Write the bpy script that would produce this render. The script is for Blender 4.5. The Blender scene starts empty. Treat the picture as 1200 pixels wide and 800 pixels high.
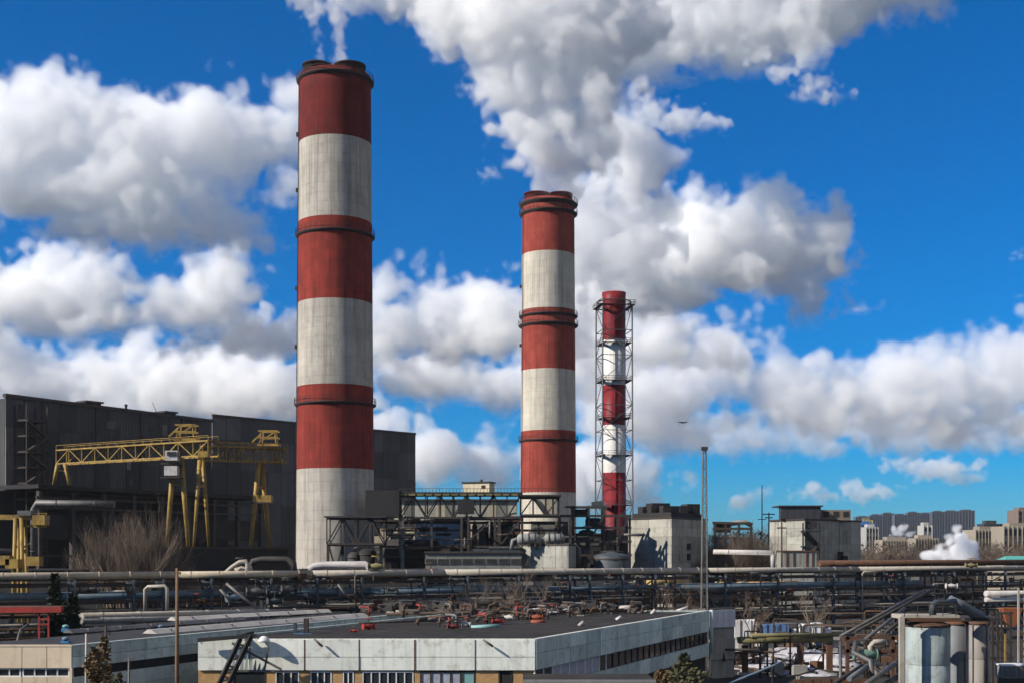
import bpy, bmesh, math, random
from mathutils import Vector, Matrix, noise
R = random.Random(11)
S = bpy.context.scene
COL = S.collection
rad = math.radians
# ------------------------------------------------------------------ camera
FPX = 1500.0          # focal length in pixels of the 1200 px wide photograph
HZ = 645.0            # row of the horizon
HAZE = 0.00004        # haze density per metre
CZ = 15.0             # camera height in metres
cam = bpy.data.cameras.new('camera')
cam.sensor_width = 36.0
cam.lens = 36.0 * FPX / 1200.0
cam.shift_y = (HZ - 400.0) / 1200.0
cam.clip_start = 0.5
cam.clip_end = 60000.0
camo = bpy.data.objects.new('camera', cam)
camo.location = (0, 0, CZ)
camo.rotation_euler = (rad(90), 0, 0)
COL.objects.link(camo)
S.camera = camo
# ------------------------------------------------------------------ sky, sun, exposure
SUN_AZ, SUN_EL = 22.0, 33.0      # sun to the side, a little behind the camera
W = bpy.data.worlds.new('World'); S.world = W; W.use_nodes = True
wn, wl = W.node_tree.nodes, W.node_tree.links
bg = wn['Background']
sky = wn.new('ShaderNodeTexSky'); sky.sky_type = 'NISHITA'; sky.sun_disc = False
sky.sun_elevation = rad(SUN_EL); sky.sun_rotation = rad(270 - SUN_AZ)
sky.altitude = 0; sky.air_density = 1.0; sky.dust_density = 0.35; sky.ozone_density = 4.0
tint = wn.new('ShaderNodeMix'); tint.data_type = 'RGBA'; tint.blend_type = 'MULTIPLY'; tint.inputs[0].default_value = 1.0
tint.inputs[7].default_value = (0.43, 0.89, 1.42, 1.0)        # deep polarised blue of the photograph
hs = wn.new('ShaderNodeHueSaturation'); hs.inputs['Saturation'].default_value = 1.26
wl.new(sky.outputs[0], tint.inputs[6]); wl.new(tint.outputs[2], hs.inputs['Color'])
# cloud field added as neutral fill light; its noise offset leaves the view mostly clear
wtc = wn.new('ShaderNodeTexCoord'); wnz = wn.new('ShaderNodeTexNoise'); wnz.noise_dimensions = '4D'
wnz.inputs['Scale'].default_value = 1.15; wnz.inputs['Detail'].default_value = 4.0; wnz.inputs['Roughness'].default_value = 0.5; wnz.inputs['W'].default_value = 16.06
wl.new(wtc.outputs['Generated'], wnz.inputs['Vector'])
wmr = wn.new('ShaderNodeMapRange'); wmr.inputs[1].default_value = 0.45; wmr.inputs[2].default_value = 0.56; wl.new(wnz.outputs[0], wmr.inputs[0])
wmx = wn.new('ShaderNodeMix'); wmx.data_type = 'RGBA'; wl.new(wmr.outputs[0], wmx.inputs[0]); wl.new(hs.outputs[0], wmx.inputs[6])
wmx.inputs[7].default_value = (5.6, 5.4, 5.3, 1.0); wl.new(wmx.outputs[2], bg.inputs[0])
bg.inputs[1].default_value = 0.064
sl = bpy.data.lights.new('sun', 'SUN'); sl.energy = 5.0; sl.angle = rad(0.53); sl.color = (1.0, 0.93, 0.82)
so = bpy.data.objects.new('sun', sl); COL.objects.link(so)
a, e = rad(SUN_AZ), rad(SUN_EL)
SUNV = Vector((-math.cos(a) * math.cos(e), -math.sin(a) * math.cos(e), math.sin(e)))
so.rotation_euler = SUNV.to_track_quat('Z', 'Y').to_euler()
so.location = (-80, -30, 80)
S.view_settings.view_transform = 'Standard'; S.view_settings.look = 'None'
S.view_settings.exposure = 0.35; S.view_settings.gamma = 1.0
S.cycles.max_bounces = 32; S.cycles.diffuse_bounces = 3; S.cycles.glossy_bounces = 2
S.cycles.transmission_bounces = 4; S.cycles.volume_bounces = 32; S.cycles.transparent_max_bounces = 24
S.cycles.use_denoising = True; S.cycles.denoiser = 'OPENIMAGEDENOISE'
S.cycles.use_adaptive_sampling = True; S.cycles.adaptive_threshold = 0.03
S.cycles.caustics_reflective = False; S.cycles.caustics_refractive = False
S.cycles.sample_clamp_indirect = 4.0
S.cycles.volume_step_rate = 0.4; S.cycles.volume_max_steps = 256

# ------------------------------------------------------------------ helpers
def P(px, py, d):
    "the point seen at pixel (px, py) of the photograph at depth d"
    return Vector(((px - 600.0) / FPX * d, d, CZ + (HZ - py) / FPX * d))
def X_at(px, d): return (px - 600.0) / FPX * d
def Z_at(py, d): return CZ + (HZ - py) / FPX * d

def tag(o, label=None, cat=None, group=None, kind=None):
    if label: o['label'] = label
    if cat: o['category'] = cat
    if group: o['group'] = group
    if kind: o['kind'] = kind
    return o
def thing(name, label, cat, loc=(0, 0, 0), group=None):
    o = bpy.data.objects.new(name, None); COL.objects.link(o)
    o.location = loc; o.empty_display_size = 0.5
    return tag(o, label, cat, group)
def wloc(o):
    v = Vector((0, 0, 0))
    while o is not None:
        v += o.location; o = o.parent
    return v
def link(name, me, parent=None, loc=None):
    o = bpy.data.objects.new(name, me); COL.objects.link(o)
    if parent: o.parent = parent
    if loc is not None: o.location = loc
    return o
def copy_tree(o, parent=None):
    c = o.copy(); COL.objects.link(c); c.parent = parent
    for ch in list(o.children): copy_tree(ch, c)
    return c

class MB:
    "collects simple shapes in world coordinates; build() links them as one mesh object"
    def __init__(s): s.v = []; s.f = []; s.sm = []
    def add(s, vs, fs, smooth=False):
        n = len(s.v); s.v += [tuple(v) for v in vs]
        s.f += [tuple(i + n for i in f) for f in fs]; s.sm += [smooth] * len(fs)
        return s
    def box(s, c, size, rz=0.0):
        c = Vector(c); hx, hy, hz = [x / 2 for x in size]; m = Matrix.Rotation(rz, 3, 'Z')
        vs = [c + m @ Vector((x * hx, y * hy, z * hz)) for x in (-1, 1) for y in (-1, 1) for z in (-1, 1)]
        return s.add(vs, [(0, 1, 3, 2), (4, 6, 7, 5), (0, 4, 5, 1), (2, 3, 7, 6), (0, 2, 6, 4), (1, 5, 7, 3)])
    def beam(s, a, b, w, h=None):
        a, b = Vector(a), Vector(b); h = h or w; d = (b - a)
        if d.length < 1e-6: return s
        d.normalize(); u = d.cross(Vector((0, 0, 1)))
        if u.length < 1e-3: u = Vector((1, 0, 0))
        u.normalize(); n = u.cross(d)
        vs = []
        for p in (a, b):
            for x, y in ((-1, -1), (1, -1), (1, 1), (-1, 1)): vs.append(p + u * (x * w / 2) + n * (y * h / 2))
        return s.add(vs, [(3, 2, 1, 0), (4, 5, 6, 7), (0, 1, 5, 4), (1, 2, 6, 5), (2, 3, 7, 6), (3, 0, 4, 7)])
    def tube(s, pts, r, n=8, caps=True):
        pts = [Vector(p) for p in pts]; rs = r if isinstance(r, (list, tuple)) else [r] * len(pts)
        rings = []; u = None
        for i, p in enumerate(pts):
            d = (pts[min(i + 1, len(pts) - 1)] - pts[max(i - 1, 0)]).normalized()
            if u is None:
                u = d.orthogonal().normalized()
            else:
                u = (u - d * u.dot(d))
                u = u.normalized() if u.length > 1e-4 else d.orthogonal().normalized()
            w = d.cross(u)
            rings.append([p + (u * math.cos(2 * math.pi * k / n) + w * math.sin(2 * math.pi * k / n)) * rs[i] for k in range(n)])
        vs = [v for g in rings for v in g]; fs = []
        for i in range(len(pts) - 1):
            for k in range(n):
                fs.append((i * n + k, i * n + (k + 1) % n, (i + 1) * n + (k + 1) % n, (i + 1) * n + k))
        s.add(vs, fs, n > 5)
        if caps:
            m = (len(pts) - 1) * n
            base = len(s.v) - len(vs)
            s.f += [tuple(base + k for k in reversed(range(n))), tuple(base + m + k for k in range(n))]; s.sm += [False, False]
        return s
    def lathe(s, c, prof, n=48, cap_top=False, cap_bottom=False):
        c = Vector(c); vs = []; fs = []
        for r, z in prof:
            for k in range(n):
                t = 2 * math.pi * k / n; vs.append(c + Vector((r * math.cos(t), r * math.sin(t), z)))
        for i in range(len(prof) - 1):
            for k in range(n):
                fs.append((i * n + k, i * n + (k + 1) % n, (i + 1) * n + (k + 1) % n, (i + 1) * n + k))
        b = len(s.v); s.add(vs, fs, True)
        if cap_top: s.f.append(tuple(b + (len(prof) - 1) * n + k for k in range(n))); s.sm.append(False)
        if cap_bottom: s.f.append(tuple(b + k for k in reversed(range(n)))); s.sm.append(False)
        return s
    def prism(s, poly, z0, z1):
        "upright prism over a plan polygon (counter-clockwise seen from above); z1 may be a list"
        n = len(poly); zt = z1 if isinstance(z1, (list, tuple)) else [z1] * n
        vs = [Vector((p[0], p[1], z0)) for p in poly] + [Vector((p[0], p[1], zt[i])) for i, p in enumerate(poly)]
        fs = [(i, (i + 1) % n, n + (i + 1) % n, n + i) for i in range(n)] + [tuple(range(n, 2 * n)), tuple(reversed(range(n)))]
        return s.add(vs, fs)
    def slab(s, a, b, z0, z1, t, off=0.0):
        "upright panel from plan point a to b between z0 and z1, t thick, its face pushed out by off to the right of a->b"
        a, b = Vector((a[0], a[1], 0)), Vector((b[0], b[1], 0)); d = (b - a).normalized(); n = Vector((d.y, -d.x, 0))
        a0, b0 = a + n * (off - t), b + n * (off - t); a1, b1 = a + n * off, b + n * off
        vs = [Vector((p.x, p.y, z)) for z in (z0, z1) for p in (a0, b0, b1, a1)]
        return s.add(vs, [(0, 1, 2, 3)[::-1], (4, 5, 6, 7), (0, 1, 5, 4), (1, 2, 6, 5), (2, 3, 7, 6), (3, 0, 4, 7)])
    def mesh(s, name, mat, off=(0, 0, 0)):
        me = bpy.data.meshes.new(name); o = Vector(off)
        me.from_pydata([(v[0] - o.x, v[1] - o.y, v[2] - o.z) for v in s.v], [], s.f)
        me.polygons.foreach_set('use_smooth', s.sm)
        me.materials.append(mat); me.update()
        return me
    def build(s, name, mat, parent=None, loc=None):
        off = wloc(parent) if parent else Vector(loc or (0, 0, 0))
        return link(name, s.mesh(name, mat, off), parent, None if parent else loc)

# ------------------------------------------------------------------ materials
MATS = {}
def mat(name, c, c2=None, rough=0.75, metal=0.0, scale=1.0, streak=0.0, bump=0.0, dirt=None, dirt_amt=0.5, bump_scale=6.0, obj_var=0.0, spec=0.3):
    "weathered paint / metal / concrete: two base tones mixed by noise, vertical rain streaks and dirt with their own shape"
    if name in MATS: return MATS[name]
    m = bpy.data.materials.new(name); m.use_nodes = True; MATS[name] = m
    N, L = m.node_tree.nodes, m.node_tree.links
    b = N['Principled BSDF']; b.inputs['Roughness'].default_value = rough; b.inputs['Metallic'].default_value = metal
    b.inputs['Specular IOR Level'].default_value = spec
    tc = N.new('ShaderNodeNewGeometry')
    def noise_t(sc, detail=6.0, vec=None, ro=0.6):
        t = N.new('ShaderNodeTexNoise'); t.inputs['Scale'].default_value = sc; t.inputs['Detail'].default_value = detail; t.inputs['Roughness'].default_value = ro
        L.new(vec if vec is not None else tc.outputs['Position'], t.inputs['Vector']); return t
    def mapr(src, a, z):
        r = N.new('ShaderNodeMapRange'); r.inputs[1].default_value = a; r.inputs[2].default_value = z; L.new(src, r.inputs[0]); return r.outputs[0]
    def mix(f, x, y):
        q = N.new('ShaderNodeMix'); q.data_type = 'RGBA'
        if isinstance(f, float): q.inputs[0].default_value = f
        else: L.new(f, q.inputs[0])
        for i, v in ((6, x), (7, y)):
            if isinstance(v, tuple): q.inputs[i].default_value = v + (1.0,)
            else: L.new(v, q.inputs[i])
        return q.outputs[2]
    c2 = c2 or tuple(x * 0.7 for x in c)
    n1 = noise_t(0.35 * scale)
    col = mix(mapr(n1.outputs[0], 0.35, 0.65), c, c2)
    if streak > 0:
        mp = N.new('ShaderNodeMapping'); mp.inputs['Scale'].default_value = (1.0, 1.0, 0.06); L.new(tc.outputs['Position'], mp.inputs['Vector'])
        n2 = noise_t(1.6 * scale, 5.0, mp.outputs[0])
        f = mapr(n2.outputs[0], 0.5, 0.72)
        mm = N.new('ShaderNodeMath'); mm.operation = 'MULTIPLY'; mm.inputs[1].default_value = streak; L.new(f, mm.inputs[0])
        col = mix(mm.outputs[0], col, dirt or tuple(x * 0.35 for x in c))
    if dirt:
        n3 = noise_t(0.9 * scale, 9.0, None, 0.72)
        f = mapr(n3.outputs[0], 0.52, 0.7)
        mm = N.new('ShaderNodeMath'); mm.operation = 'MULTIPLY'; mm.inputs[1].default_value = dirt_amt; L.new(f, mm.inputs[0])
        col = mix(mm.outputs[0], col, dirt)
    if obj_var > 0:
        oi = N.new('ShaderNodeObjectInfo'); h = N.new('ShaderNodeHueSaturation')
        r = N.new('ShaderNodeMapRange'); r.inputs[3].default_value = 1 - obj_var; r.inputs[4].default_value = 1 + obj_var
        L.new(oi.outputs['Random'], r.inputs[0]); L.new(r.outputs[0], h.inputs['Value']); L.new(col, h.inputs['Color']); col = h.outputs[0]
    L.new(col, b.inputs['Base Color'])
    if bump > 0:
        n4 = noise_t(bump_scale, 4.0); bp = N.new('ShaderNodeBump'); bp.inputs['Strength'].default_value = bump; bp.inputs['Distance'].default_value = 0.1
        L.new(n4.outputs[0], bp.inputs['Height']); L.new(bp.outputs[0], b.inputs['Normal'])
    return m
# ------------------------------------------------------------------ palette
CONC = mat('old_concrete', (0.36, 0.34, 0.30), (0.27, 0.26, 0.235), 0.9, streak=0.6, dirt=(0.13, 0.11, 0.09), dirt_amt=0.5, bump=0.25, bump_scale=3)
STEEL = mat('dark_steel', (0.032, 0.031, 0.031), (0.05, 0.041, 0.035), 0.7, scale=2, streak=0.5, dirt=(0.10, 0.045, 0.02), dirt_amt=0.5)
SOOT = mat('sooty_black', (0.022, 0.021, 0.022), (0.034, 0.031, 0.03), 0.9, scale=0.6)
GALV = mat('galvanised_steel', (0.15, 0.15, 0.145), (0.09, 0.088, 0.085), 0.55, 0.3, scale=2, streak=0.5, dirt=(0.16, 0.09, 0.05), dirt_amt=0.4)
BLUEST = mat('blue_grey_painted_steel', (0.055, 0.075, 0.088), (0.04, 0.052, 0.06), 0.6, scale=2, streak=0.5, dirt=(0.10, 0.05, 0.025), dirt_amt=0.55)
YELLOW = mat('worn_yellow_paint', (0.40, 0.255, 0.05), (0.24, 0.155, 0.042), 0.55, scale=1.2, streak=0.6, dirt=(0.10, 0.055, 0.025), dirt_amt=0.85)
BEIGEP = mat('beige_pipe_cladding', (0.50, 0.42, 0.30), (0.38, 0.315, 0.23), 0.6, scale=0.8, streak=0.3, dirt=(0.20, 0.13, 0.08), dirt_amt=0.7)
BLUEP = mat('blue_grey_pipe_cladding', (0.135, 0.20, 0.25), (0.085, 0.125, 0.155), 0.55, scale=1.5, streak=0.4, dirt=(0.07, 0.07, 0.07), dirt_amt=0.7)
RUSTP = mat('rusty_pipe', (0.13, 0.06, 0.032), (0.08, 0.045, 0.03), 0.85, scale=2, dirt=(0.05, 0.03, 0.02))
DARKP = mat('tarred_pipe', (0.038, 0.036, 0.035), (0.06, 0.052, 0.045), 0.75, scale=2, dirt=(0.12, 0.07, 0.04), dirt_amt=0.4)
WHITEP = mat('white_pipe_cladding', (0.58, 0.53, 0.50), (0.42, 0.39, 0.365), 0.7, scale=1, streak=0.4, dirt=(0.22, 0.17, 0.13))
SILVER = mat('dull_silver_cladding', (0.27, 0.265, 0.25), (0.18, 0.178, 0.17), 0.7, 0.0, scale=1, streak=0.5, dirt=(0.13, 0.11, 0.09))
OLIVEP = mat('mossy_yellow_pipe', (0.22, 0.19, 0.09), (0.15, 0.13, 0.065), 0.8, scale=1.2, dirt=(0.08, 0.07, 0.04))
REDP = mat('red_paint', (0.36, 0.04, 0.028), (0.22, 0.03, 0.022), 0.55, scale=2, streak=0.4, dirt=(0.09, 0.025, 0.018))
BARK = mat('bare_branch_bark', (0.13, 0.095, 0.07), (0.08, 0.06, 0.045), 0.9, scale=3)
SNOW = mat('old_snow', (0.62, 0.61, 0.64), (0.36, 0.34, 0.34), 0.85, scale=2.5, dirt=(0.10, 0.08, 0.065), dirt_amt=0.95, bump=0.6, bump_scale=2)
# ------------------------------------------------------------------ ground: one sheet to the horizon, wet earth with a few trodden snow patches
def ground_material():
    m = mat('trodden_earth', (0.036, 0.030, 0.025), (0.024, 0.021, 0.019), 0.95, scale=0.5, dirt=(0.06, 0.05, 0.04), dirt_amt=0.6, bump=0.4, bump_scale=1.5)
    return m
g = MB()
xs = [-24000, -4000, -900, -300, -120, -50, 0, 50, 120, 300, 900, 4000, 24000]
ys = [-3000, -300, 0, 60, 120, 180, 260, 400, 700, 1500, 5000, 26000]
vs = [(x, y, 0) for y in ys for x in xs]; nx = len(xs)
g.add(vs, [(j * nx + i, j * nx + i + 1, (j + 1) * nx + i + 1, (j + 1) * nx + i) for j in range(len(ys) - 1) for i in range(nx - 1)])
tag(g.build('ground', ground_material()), 'dark wet earth of the power station yard', None, None, 'structure')
# small helpers for parts
def pbeam(par, name, m, a, b, w, h=None): return MB().beam(a, b, w, h).build(name, m, par)
def ptube(par, name, m, pts, r, n=8): return MB().tube(pts, r, n).build(name, m, par)
def pbox(par, name, m, c, size, rz=0.0): return MB().box(c, size, rz).build(name, m, par)
def lerp(a, b, t): return Vector(a) + (Vector(b) - Vector(a)) * t
def truss(par, a, b, h, n, m, w=0.3, name='diagonal', depth=None):
    "plane truss from a to b (bottom chord), h tall, n bays; each member a part"
    a, b = Vector(a), Vector(b); up = Vector((0, 0, h))
    pbeam(par, 'chord', m, a, b, w); pbeam(par, 'chord', m, a + up, b + up, w)
    for i in range(n + 1):
        p = lerp(a, b, i / n); pbeam(par, 'upright', m, p, p + up, w * .6)
        if i < n:
            q = lerp(a, b, (i + 1) / n)
            if i % 2: pbeam(par, name, m, p + up, q, w * .6)
            else: pbeam(par, name, m, p, q + up, w * .6)
# ------------------------------------------------------------------ chimneys
def shaft_mat(name, c, c2, dirt, grid=True, metal=False):
    "painted concrete in lifts: streaks run down, shutter-board joints show as fine relief"
    m = bpy.data.materials.new(name); m.use_nodes = True
    N, L = m.node_tree.nodes, m.node_tree.links; b = N['Principled BSDF']; b.inputs['Roughness'].default_value = 0.9 if not metal else 0.5
    b.inputs['Specular IOR Level'].default_value = 0.2
    tc = N.new('ShaderNodeTexCoord'); sx = N.new('ShaderNodeSeparateXYZ'); L.new(tc.outputs['Object'], sx.inputs[0])
    at = N.new('ShaderNodeMath'); at.operation = 'ARCTAN2'; L.new(sx.outputs[1], at.inputs[0]); L.new(sx.outputs[0], at.inputs[1])
    an = N.new('ShaderNodeMath'); an.operation = 'MULTIPLY'; an.inputs[1].default_value = 9.0; L.new(at.outputs[0], an.inputs[0])
    cb = N.new('ShaderNodeCombineXYZ'); L.new(an.outputs[0], cb.inputs[0]); L.new(sx.outputs[2], cb.inputs[1])
    def noise_t(sc, v, det=6, ro=0.6, mp=None):
        if mp:
            q = N.new('ShaderNodeMapping'); q.inputs['Scale'].default_value = mp; L.new(v, q.inputs[0]); v = q.outputs[0]
        t = N.new('ShaderNodeTexNoise'); t.inputs['Scale'].default_value = sc; t.inputs['Detail'].default_value = det; t.inputs['Roughness'].default_value = ro
        L.new(v, t.inputs['Vector']); return t.outputs[0]
    def rng_(s, lo, hi, o=1.0):
        r = N.new('ShaderNodeMapRange'); r.inputs[1].default_value = lo; r.inputs[2].default_value = hi; r.inputs[4].default_value = o; L.new(s, r.inputs[0]); return r.outputs[0]
    def mix(f, x, y):
        q = N.new('ShaderNodeMix'); q.data_type = 'RGBA'; L.new(f, q.inputs[0])
        for i, v in ((6, x), (7, y)):
            if isinstance(v, tuple): q.inputs[i].default_value = v + (1,)
            else: L.new(v, q.inputs[i])
        return q.outputs[2]
    col = mix(rng_(noise_t(0.25, tc.outputs['Object']), 0.35, 0.65), c, c2)
    col = mix(rng_(noise_t(0.9, cb.outputs[0], 6, 0.65, (1, 0.05, 1)), 0.46, 0.70, 0.65), col, dirt)
    col = mix(rng_(noise_t(0.5, tc.outputs['Object'], 9, 0.75), 0.55, 0.75, 0.55), col, dirt)
    col = mix(rng_(noise_t(0.16, cb.outputs[0], 8, 0.7, (1, 0.22, 1)), 0.50, 0.66, 0.6), col, tuple(x * .62 for x in c2))
    col = mix(rng_(noise_t(1.7, cb.outputs[0], 3, 0.5, (1, 0.02, 1)), 0.58, 0.72, 0.55), col, tuple(x * .8 for x in dirt))
    if grid:
        bt = N.new('ShaderNodeTexBrick'); bt.offset = 0.0; bt.inputs['Scale'].default_value = 1.0; bt.inputs['Mortar Size'].default_value = 0.035
        bt.inputs['Brick Width'].default_value = 2.6; bt.inputs['Row Height'].default_value = 2.2; bt.inputs['Mortar Smooth'].default_value = 0.3
        L.new(cb.outputs[0], bt.inputs['Vector'])
        for k, v in (('Color1', (1, 1, 1, 1)), ('Color2', (0.86, 0.86, 0.86, 1)), ('Mortar', (0.55, 0.55, 0.55, 1))): bt.inputs[k].default_value = v
        q = N.new('ShaderNodeMix'); q.data_type = 'RGBA'; q.blend_type = 'MULTIPLY'; q.inputs[0].default_value = 0.6
        L.new(col, q.inputs[6]); L.new(bt.outputs[0], q.inputs[7]); col = q.outputs[2]
        bp = N.new('ShaderNodeBump'); bp.inputs['Strength'].default_value = 0.5; bp.inputs['Distance'].default_value = 0.12; bp.invert = True
        L.new(bt.outputs['Fac'], bp.inputs['Height']); L.new(bp.outputs[0], b.inputs['Normal'])
    L.new(col, b.inputs['Base Color'])
    return m
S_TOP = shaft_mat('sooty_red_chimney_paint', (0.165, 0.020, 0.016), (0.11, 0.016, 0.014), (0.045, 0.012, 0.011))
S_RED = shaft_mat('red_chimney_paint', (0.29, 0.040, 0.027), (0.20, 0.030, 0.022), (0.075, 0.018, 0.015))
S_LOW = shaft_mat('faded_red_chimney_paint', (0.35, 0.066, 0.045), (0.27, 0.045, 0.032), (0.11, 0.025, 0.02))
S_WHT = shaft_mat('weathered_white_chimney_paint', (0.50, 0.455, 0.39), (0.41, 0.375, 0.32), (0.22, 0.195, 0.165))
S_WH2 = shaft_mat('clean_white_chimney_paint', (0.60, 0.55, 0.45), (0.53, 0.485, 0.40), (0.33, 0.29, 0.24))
S_RIM = mat('chimney_rim', (0.06, 0.035, 0.03), (0.04, 0.03, 0.03), 0.8, scale=1)
F_RED = shaft_mat('dark_red_flue_paint', (0.24, 0.018, 0.022), (0.17, 0.015, 0.02), (0.09, 0.012, 0.014), False, True)
F_WHT = shaft_mat('white_flue_paint', (0.70, 0.68, 0.64), (0.6, 0.58, 0.55), (0.36, 0.32, 0.28), False, True)
def chimney(label, cx, d, w_top, w_bot, y_top, bands, rings, flues):
    k = d / FPX; X = X_at(cx, d); df = d - w_top / 2 * k; zt = Z_at(y_top, df)      # heights are read on the near face
    rt, rb = w_top / 2 * k, w_bot / 2 * k
    t = thing('striped_chimney', label, 'chimney', (X, d, 0), 'striped power station chimneys')
    def r_at(z): return rb + (rt - rb) * (z / zt)
    zs = [zt] + [Z_at(y, df) for y in bands] + [0.0]
    for i in range(len(zs) - 1):
        z1, z0 = zs[i], zs[i + 1]
        m_ = MB().lathe((X, d, 0), [(r_at(z0 + (z1 - z0) * j / 4), z0 + (z1 - z0) * j / 4 + (0.002 if j == 0 else 0)) for j in range(5)], 72, cap_top=(i == 0))
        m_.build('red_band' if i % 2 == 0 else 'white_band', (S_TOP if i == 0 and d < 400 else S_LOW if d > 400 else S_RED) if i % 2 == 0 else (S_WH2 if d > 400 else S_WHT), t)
    for y, out, hh in rings:
        z = Z_at(y, df); r = r_at(z); o_ = out * k
        ring = MB().lathe((X, d, 0), [(r - .1, z - .9 * o_), (r + o_, z - .1), (r + o_, z + .15), (r - .1, z + .16)], 72).build('gallery_ring', S_RIM, t)
        rail = MB()
        n = 36
        for i in range(n):
            a0, a1 = 2 * math.pi * i / n, 2 * math.pi * (i + 1) / n
            p = Vector((X + (r + o_) * math.cos(a0), d + (r + o_) * math.sin(a0), z)); q = Vector((X + (r + o_) * math.cos(a1), d + (r + o_) * math.sin(a1), z))
            rail.beam(p, p + Vector((0, 0, hh)), .10); rail.beam(p + Vector((0, 0, hh)), q + Vector((0, 0, hh)), .09); rail.beam(p + Vector((0, 0, hh * .5)), q + Vector((0, 0, hh * .5)), .07)
        rail.build('railing', S_RIM, ring)
    rimz = zt
    for fx, fr, fh in flues:
        zf = Z_at(y_top - fh, d - fr * k)
        MB().lathe((X + fx * k, d, 0), [(fr * k, zt - .5), (fr * k, zf - .3), (fr * k + .18, zf - .3), (fr * k + .18, zf), (fr * k - .35, zf), (fr * k - .35, zt)], 40).build('flue_mouth', S_TOP if d > 400 else S_RIM, t)
    # ladder cage up the shaft with lamp brackets
    ang = rad(200); ca, sa = math.cos(ang), math.sin(ang)
    lad = MB()
    for off in (-.3, .3):
        lad.beam((X + ca * (r_at(0) + .25) - sa * off, d + sa * (r_at(0) + .25) + ca * off, 2), (X + ca * (rt + .25) - sa * off, d + sa * (rt + .25) + ca * off, zt), .09)
    zz = 3.0
    while zz < zt:
        r = r_at(zz) + .25
        lad.beam((X + ca * r + sa * .3, d + sa * r - ca * .3, zz), (X + ca * r - sa * .3, d + sa * r + ca * .3, zz), .06); zz += 1.2
    lad.build('ladder', S_RIM, t)
    for y in (145, 212, 330, 400):
        z = Z_at(y, df)
        if z < zt - 6:
            r = r_at(z); pbox(t, 'warning_lamp', S_RIM, (X + math.cos(rad(184)) * (r + .3), d + math.sin(rad(184)) * (r + .3), z), (.7, .7, .9))
    return t
chimney('tallest red and white banded chimney, beside the dark hall, two faint wisps at its top', 393, 300, 83, 92, 76,
        (157, 252, 349, 449, 548), ((82, 3.5, 1.3), (268, 3.2, 1.4), (470, 3.2, 1.4)), ((-21, 17, 5.5), (17, 18, 5.5)))
chimney('middle red and white banded chimney pouring thick white steam', 642.5, 417, 61, 66.5, 229,
        (293, 360, 431, 503, 576), ((233, 4, 1.5), (244, 3.5, 1.5), (366, 3, 1.5), (377, 3.5, 1.5), (514, 2.6, 1.5)), ((-13, 15, 5.5), (14, 14, 5)))
# lattice stack
LATT = mat('dark_lattice_steel', (.10, .10, .105), (.07, .07, .072), .6, scale=2, dirt=(.07, .045, .035))
def lattice_stack():
    d = 360.0; k = d / FPX; cx = 719.5; X = X_at(cx, d)
    t = thing('lattice_chimney', 'slim red and white flue inside a steel lattice tower, beside the middle chimney', 'chimney', (X, d, 0))
    ys = [341, 397, 450, 497, 553]; zs = [Z_at(y, d - 3) for y in ys] + [0.0]
    for i in range(5):
        pr = [(13.2 * k, zs[i + 1] + .002), (13.2 * k, zs[i])]
        if i == 0: pr = [(13.2 * k, zs[1] + .002), (13.2 * k, zs[0] - 2.5), (14.2 * k, zs[0]), (12.8 * k, zs[0]), (12.6 * k, zs[0] - 2)]
        MB().lathe((X, d, 0), pr, 40, cap_top=True).build('red_band' if i % 2 == 0 else 'white_band', F_RED if i % 2 == 0 else F_WHT, t)
    hw = 17.4 * k; hb = 18.4 * k; zt = Z_at(360, d); rot = Matrix.Rotation(rad(9), 3, 'Z')
    def corner(i, z):
        sx, sy = ((-1, -1), (1, -1), (1, 1), (-1, 1))[i % 4]; h = hb + (hw - hb) * z / zt
        return Vector((X, d, z)) + rot @ Vector((sx * h, sy * h, 0))
    for i in range(4): pbeam(t, 'leg', LATT, corner(i, 0), corner(i, zt), .30)
    n = 12
    for j in range(n + 1):
        z = zt * j / n; z2 = zt * (j + 1) / n
        for i in range(4):
            a_, b_ = corner(i, z), corner(i + 1, z)
            pbeam(t, 'girt', LATT, a_, b_, .18)
            if j < n: pbeam(t, 'diagonal_brace', LATT, a_ if (j + i) % 2 else b_, corner(i + 1, z2) if (j + i) % 2 else corner(i, z2), .15)
    for j in (4, 6, 7.5, 9, 10.5, 12):
        z = zt * j / n; h = (hw + .8) if j == 12 else hw
        m_ = MB()
        for s in (-1, 1):
            for (cx_, cy_, lx, ly) in ((0, s * (h - .6), 2 * h, 1.2), (s * (h - .6), 0, 1.2, 2 * h - 2.4)):
                m_.box(Vector((X, d, z)) + rot @ Vector((cx_, cy_, 0)), (lx, ly, .12), rad(9))
        pl = m_.build('platform', STEEL, t); r = MB()
        for hh in (.6, 1.2):
            cs = [Vector((X, d, z + hh)) + rot @ Vector((a_ * h, b_ * h, 0)) for a_, b_ in ((-1, -1), (1, -1), (1, 1), (-1, 1))]
            for i in range(4): r.beam(cs[i], cs[(i + 1) % 4], .1)
        for i in range(4):
            for q in range(5):
                p = lerp(cs[i], cs[(i + 1) % 4], q / 5); r.beam(p - Vector((0, 0, 1.2)), p, .08)
        r.build('railing', STEEL, pl)
    if True:
        z = zt - 1.2; h = hw + .6; m_ = MB()
        for i in range(14):
            q = i / 14 * 2 * math.pi; p = Vector((X + math.cos(q) * h, d + math.sin(q) * h, z)); m_.beam(p, p + Vector((0, 0, 2.6)), .14)
        m_.lathe((X, d, z), [(h - .1, 2.4), (h + .1, 2.4), (h + .1, 2.7), (h - .1, 2.7), (h - .1, 2.4)], 32)
        m_.build('crown_cage', STEEL, t)
lattice_stack()
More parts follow.
